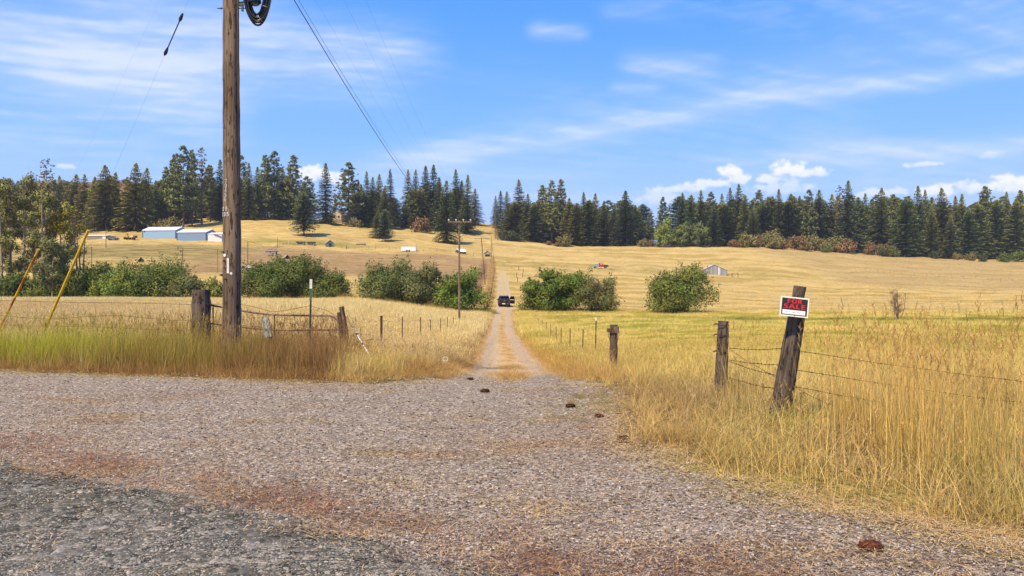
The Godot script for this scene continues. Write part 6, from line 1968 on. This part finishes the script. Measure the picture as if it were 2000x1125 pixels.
	for e in [[600, 613, 1.3, "open dark-topped pen, the right one of two beside the green shed"], [579, 593, 1.3, "open dark-topped pen, the left one of two beside the green shed"]]:
		var pn := shed("animal_pen", e[3], e[0], e[1], 299, e[2], 0.25, 2.4, true, mat("pen_wall", Color(0.36, 0.31, 0.26), 0.9), dark, 0.0, null, "pen", "open pens on the paddock rail")
		q = MB.new(); q.box(Vector3(0, 0.8, 0.03), Vector3(2.2, 0.5, 0.05))
		part("opening", q, dark, pn)
	shed("grey_hut", "low grey wooden hut on the slope behind the pens", 519, 538, 262, 1.5, 0.25, 3.0, true, mat("hut_grey", Color(0.32, 0.27, 0.235), 0.9), mat("hut_roof", Color(0.24, 0.20, 0.175), 0.9), 0.1)
	var hp := shed("small_ark", "little gable-roofed ark half sunk behind the bush", 556, 566, 250, 0.5, 0.9, 2.0, false, dark, mat("ark_roof", Color(0.34, 0.28, 0.23), 0.9), 0.5)
	shed("calf_hutch", "tiny peaked hutch above the large green bush left of the gate post", 270, 279, 228, 0.5, 0.8, 2.0, false, dark, dbrown, 0.3)
	shed("feed_bunk", "low grey feed bunk on the golden slope above the paddock rail", 696, 712, 318, 0.7, 0.2, 2.0, true, mat("bunk", Color(0.27, 0.22, 0.15), 0.9), mat("bunk_top", Color(0.30, 0.25, 0.16), 0.9))
	# the house among the firs
	var hs := shed("hill_house", "pale house with a grey-green roof edge among the hilltop firs", 645, 668, 432, 3.0, 2.2, 8.0, false, mat("house_wall", Color(0.50, 0.42, 0.32), 0.8), mat("house_roof", Color(0.30, 0.38, 0.36), 0.6), -0.3, null, "house")
	hs.position.y += 2.0
	q = MB.new(); q.box(Vector3(-1.2, 1.6, 0.05), Vector3(1.4, 1.2, 0.08)); q.box(Vector3(1.7, 1.6, 0.05), Vector3(1.0, 1.2, 0.08))
	part("window", q, dark, hs)
	q = MB.new(); q.box(Vector3(0, -1.2, 0.0), Vector3(7.4, 2.6, 0.3))
	part("foundation", q, brown, hs)
	# the rail fence along the paddock, with its posts
	var run := [[520, 268], [545, 290], [560, 297], [640, 300], [720, 301], [800, 299], [880, 297], [940, 296], [957, 296]]
	var n := 0
	for i in run.size() - 1:
		var p0 := G(run[i][0], run[i][1]); var p1 := G(run[i + 1][0], run[i + 1][1])
		var rf := thing("paddock_fence", "weathered paddock fence section, %s from the left along the slope" % ordinal(i + 1), "fence", p0, 0.0, "paddock fence sections along the slope")
		var steps := maxi(2, int((p1 - p0).length() / 2.6))
		for k in steps:
			var u := float(k) / steps
			var g := p0.lerp(p1, u); g.y = h(g.x, g.z)
			q = MB.new(); q.tube([g - p0 + Vector3(0, -0.2, 0), g - p0 + Vector3(0.03, 1.2 + 0.15 * sin(k * 2.0), 0)], [0.06], 5)
			part("post", q, brown, rf)
		for y in [0.55, 1.0]:
			q = MB.new()
			var pts := []
			for k in steps + 1:
				var g := p0.lerp(p1, float(k) / steps); g.y = h(g.x, g.z)
				pts.append(g - p0 + Vector3(0, y, 0.07))
			q.tube(pts, [0.045], 4, Color(1, 1, 1), false)
			part("rail", q, brown, rf)
	# lone poles and posts on the left slope
	var lone := [[207, 430, 304, 236, 0.11, "tall thin pole left of the blue barns"], [179, 482, 128, 0, 0.05, "thin dark post among the bushes below the far left shed"], [354, 484, 200, 0, 0.10, "leaning dark post on the pasture below the blue barns"], [425, 486, 200, 0, 0.06, "thin post just left of the big utility pole on the pasture"], [484, 472, 215, 0, 0.10, "dark post right of the big utility pole behind the cart"], [542, 462, 285, 0, 0.07, "thin dark pole above the grey hut"], [563.5, 468, 297, 0, 0.13, "pale upright post left of the open pens"], [505, 497, 250, 0, 0.10, "short pale stake left of the grey hut"], [677, 480, 299, 0, 0.16, "short rusty chimney-like post on the paddock rail"]]
	for e in lone:
		var base := G(e[0], e[2])
		if e[0] == 207: base = G(e[0], 272)
		var top := P(e[0] + (3.0 if e[0] == 354 else 0.0), e[1], -base.z)
		q = MB.new(); q.tube([Vector3(0, -0.4, 0), top - base], [e[4], e[4] * 0.8], 7)
		solo("slope_post", q, (mat("pale_post", Color(0.50, 0.44, 0.36), 0.9) if e[0] == 563.5 or e[0] == 505 else dbrown), e[5], "post", "", "", base)
	# wire fences over the left slope, and stakes out in the right-hand fields
	var wire := mat("far_wire", Color(0.07, 0.05, 0.04), 0.8)
	for e in [[[110, 236, 1.3], [207, 250, 1.3], [290, 256, 1.2], [354, 262, 1.2], [425, 264, 1.1], [470, 272, 1.1]], [[470, 300, 1.2], [500, 292, 1.0], [520, 280, 1.0]]]:
		q = MB.new()
		var pts := []
		for k in e.size() - 1:
			for s in 8:
				var px := lerpf(e[k][0], e[k + 1][0], s / 8.0)
				pts.append(G(px, lerpf(e[k][1], e[k + 1][1], s / 8.0), e[k][2]))
		q.tube(pts, [0.05], 4, Color(1, 1, 1), false)
		solo("slope_rail", q, wire, ["long dark rail crossing the pasture below the blue barns", "dark rail climbing right of the big utility pole"][0 if e.size() > 4 else 1], "fence rail")
	var stakes := [[1009, 212], [1011, 195], [1013, 240], [1021, 214], [1022, 228]]
	for k in stakes.size():
		q = MB.new(); q.tube([Vector3(0, -0.2, 0), Vector3(0, 1.25, 0)], [0.07], 5)
		solo("field_stake", q, dbrown, "short field stake behind the bush clump right of the driveway, %s from the left" % ordinal(k + 1), "stake", "stakes behind the right-hand bush clump", "", G(stakes[k][0], stakes[k][1]))
	for k in 16:
		var d := 268.0 - k * 2.6
		q = MB.new(); q.tube([Vector3(0, -0.2, 0), Vector3(0, 1.2, 0)], [0.05], 5)
		solo("boundary_stake", q, brown, "thin stake on the boundary across the far right field, %s from the left" % ordinal(k + 1), "stake", "boundary stakes across the far right field", "", G(1690 + k * 24, 300 - k * 2.0))
	# the fence climbing beside the lane
	for k in 24:
		var d := 118.0 + k * 11.5
		var px := 1000.0 + (along(DRIVE_X, minf(d, 235.0)) - 2.5 - maxf(0.0, d - 235.0) * 0.030) / d * F
		q = MB.new(); q.tube([Vector3(0, -0.2, 0), Vector3(0, 1.35, 0)], [0.07], 5)
		solo("lane_post", q, brown if k % 3 else dbrown, "weathered fence post beside the climbing lane, %s from the near end" % ordinal(k + 1), "fence post", "posts beside the climbing lane", "", G(px, d))

func droppings() -> void:
	var m := vmat("dung", 0.95)
	m.albedo_texture = noise_tex(0.05, 77, 0.45, 1.0); m.uv1_triplanar = true; m.uv1_scale = Vector3.ONE * 4.0
	var list := [[1700, 1074, 0.072, "large reddish brown clod of dry dung on the gravel at the right", 0], [1218, 861, 0.075, "dark brown dung clod at the grass edge, nearest the sale sign post", 1], [1170, 815, 0.06, "small dark dung clod at the grass edge above the larger one", 1], [1114, 795, 0.07, "dark dung clod beside the mossy weeds right of the driveway's mouth", 1], [947, 766, 0.08, "dark dung lump in the middle of the driveway's mouth", 1], [918, 742, 0.07, "flat dark dung patch at the left of the driveway's mouth", 1]]
	for e in list:
		# where the ray through that spot meets the ground
		var d := 3.0
		while d < 30.0 and h((e[0] - 1000.0) / F * d, -d) < EYE + (562.5 - e[1]) / F * d: d += 0.02
		var q := MB.new()
		var r := RandomNumberGenerator.new(); r.seed = int(e[0])
		var rows := 12; var cols := 20
		var tone := Color(0.17, 0.062, 0.035) if e[4] == 0 else Color(0.075, 0.035, 0.022)
		for i in rows + 1:
			for k in cols + 1:
				var a := TAU * k / cols; var b := PI * 0.62 * i / rows
				var dir := Vector3(sin(b) * cos(a), cos(b), sin(b) * sin(a))
				var rr: float = e[2] * (1.0 + 0.28 * N1.get_noise_3d(dir.x * 90.0 + e[0], dir.y * 90.0, dir.z * 90.0) + 0.16 * N1.get_noise_3d(dir.x * 300.0 + e[0], dir.y * 300.0, dir.z * 300.0))
				q.v.append(dir * Vector3(rr, rr * 0.48, rr * 0.85)); q.n.append(dir)
				q.c.append(tone * (1.0 + 0.6 * N1.get_noise_3d(dir.x * 200.0, dir.y * 200.0 + e[0], dir.z * 200.0))); q.uv.append(Vector2(k, i))
		for i in rows:
			for k in cols:
				var a := i * (cols + 1) + k; var b := a + cols + 1
				q.ix.append(a); q.ix.append(b + 1); q.ix.append(a + 1); q.ix.append(a); q.ix.append(b); q.ix.append(b + 1)
		for k in 40:   # chaff sticking out
			var dv := Vector3(r.randfn(), absf(r.randfn()) + 0.2, r.randfn()).normalized()
			var p: Vector3 = dv * e[2] * Vector3(1, 0.72, 0.85)
			var s := dv.cross(Vector3.UP + Vector3(0.1, 0, 0.2)).normalized() * 0.003
			var g := dv.cross(s).normalized() * 0.02 * r.randf_range(0.5, 1.3) + dv * 0.006
			q.quad(p - s, p + s, p + g + s, p + g - s, Color(0.30, 0.13, 0.07) * r.randf_range(0.6, 1.4), dv)
		var o := solo("dung_clod", q, m, e[3], "dung", "", "", Vector3((e[0] - 1000.0) / F * d, h((e[0] - 1000.0) / F * d, -d) + e[2] * 0.22, -d))

# ---------------------------------------------------------------- the place
func _ready() -> void:
	var cam := Camera3D.new(); cam.name = "camera"
	cam.fov = 2.0 * rad_to_deg(atan(562.5 / F)); cam.near = 0.05; cam.far = 4000.0
	cam.position = Vector3(0, EYE, 0)
	add_child(cam)
	cam.current = true
	var env := Environment.new()
	env.background_mode = Environment.BG_SKY
	var sky := Sky.new(); sky.sky_material = make_sky()
	env.sky = sky
	env.background_energy_multiplier = 1.0
	env.tonemap_mode = Environment.TONE_MAPPER_LINEAR
	env.tonemap_exposure = 1.52
	env.sdfgi_enabled = true; env.ssao_enabled = true; env.ssil_enabled = true
	env.fog_enabled = true; env.fog_density = 0.00012; env.fog_light_color = Color(0.80, 0.86, 0.95)
	var we := WorldEnvironment.new(); we.name = "world"; we.environment = env
	add_child(we)
	var sun := DirectionalLight3D.new(); sun.name = "sun"
	sun.light_energy = 1.5; sun.light_color = Color(1.0, 0.90, 0.74)
	sun.light_angular_distance = 3.0
	sun.shadow_enabled = true
	sun.rotation_degrees = Vector3(-52, -34, 0)
	add_child(sun)

	N1.seed = 4; N1.frequency = 0.05; N1.fractal_octaves = 3
	N2.seed = 8; N2.frequency = 0.02; N2.fractal_octaves = 3
	land_table()
	build_ground()
	build_apron()
	main_pole()
	power_poles()
	fences()
	buildings()
	vehicles()
	build_woods()
	build_grass()
	build_litter()
	droppings()
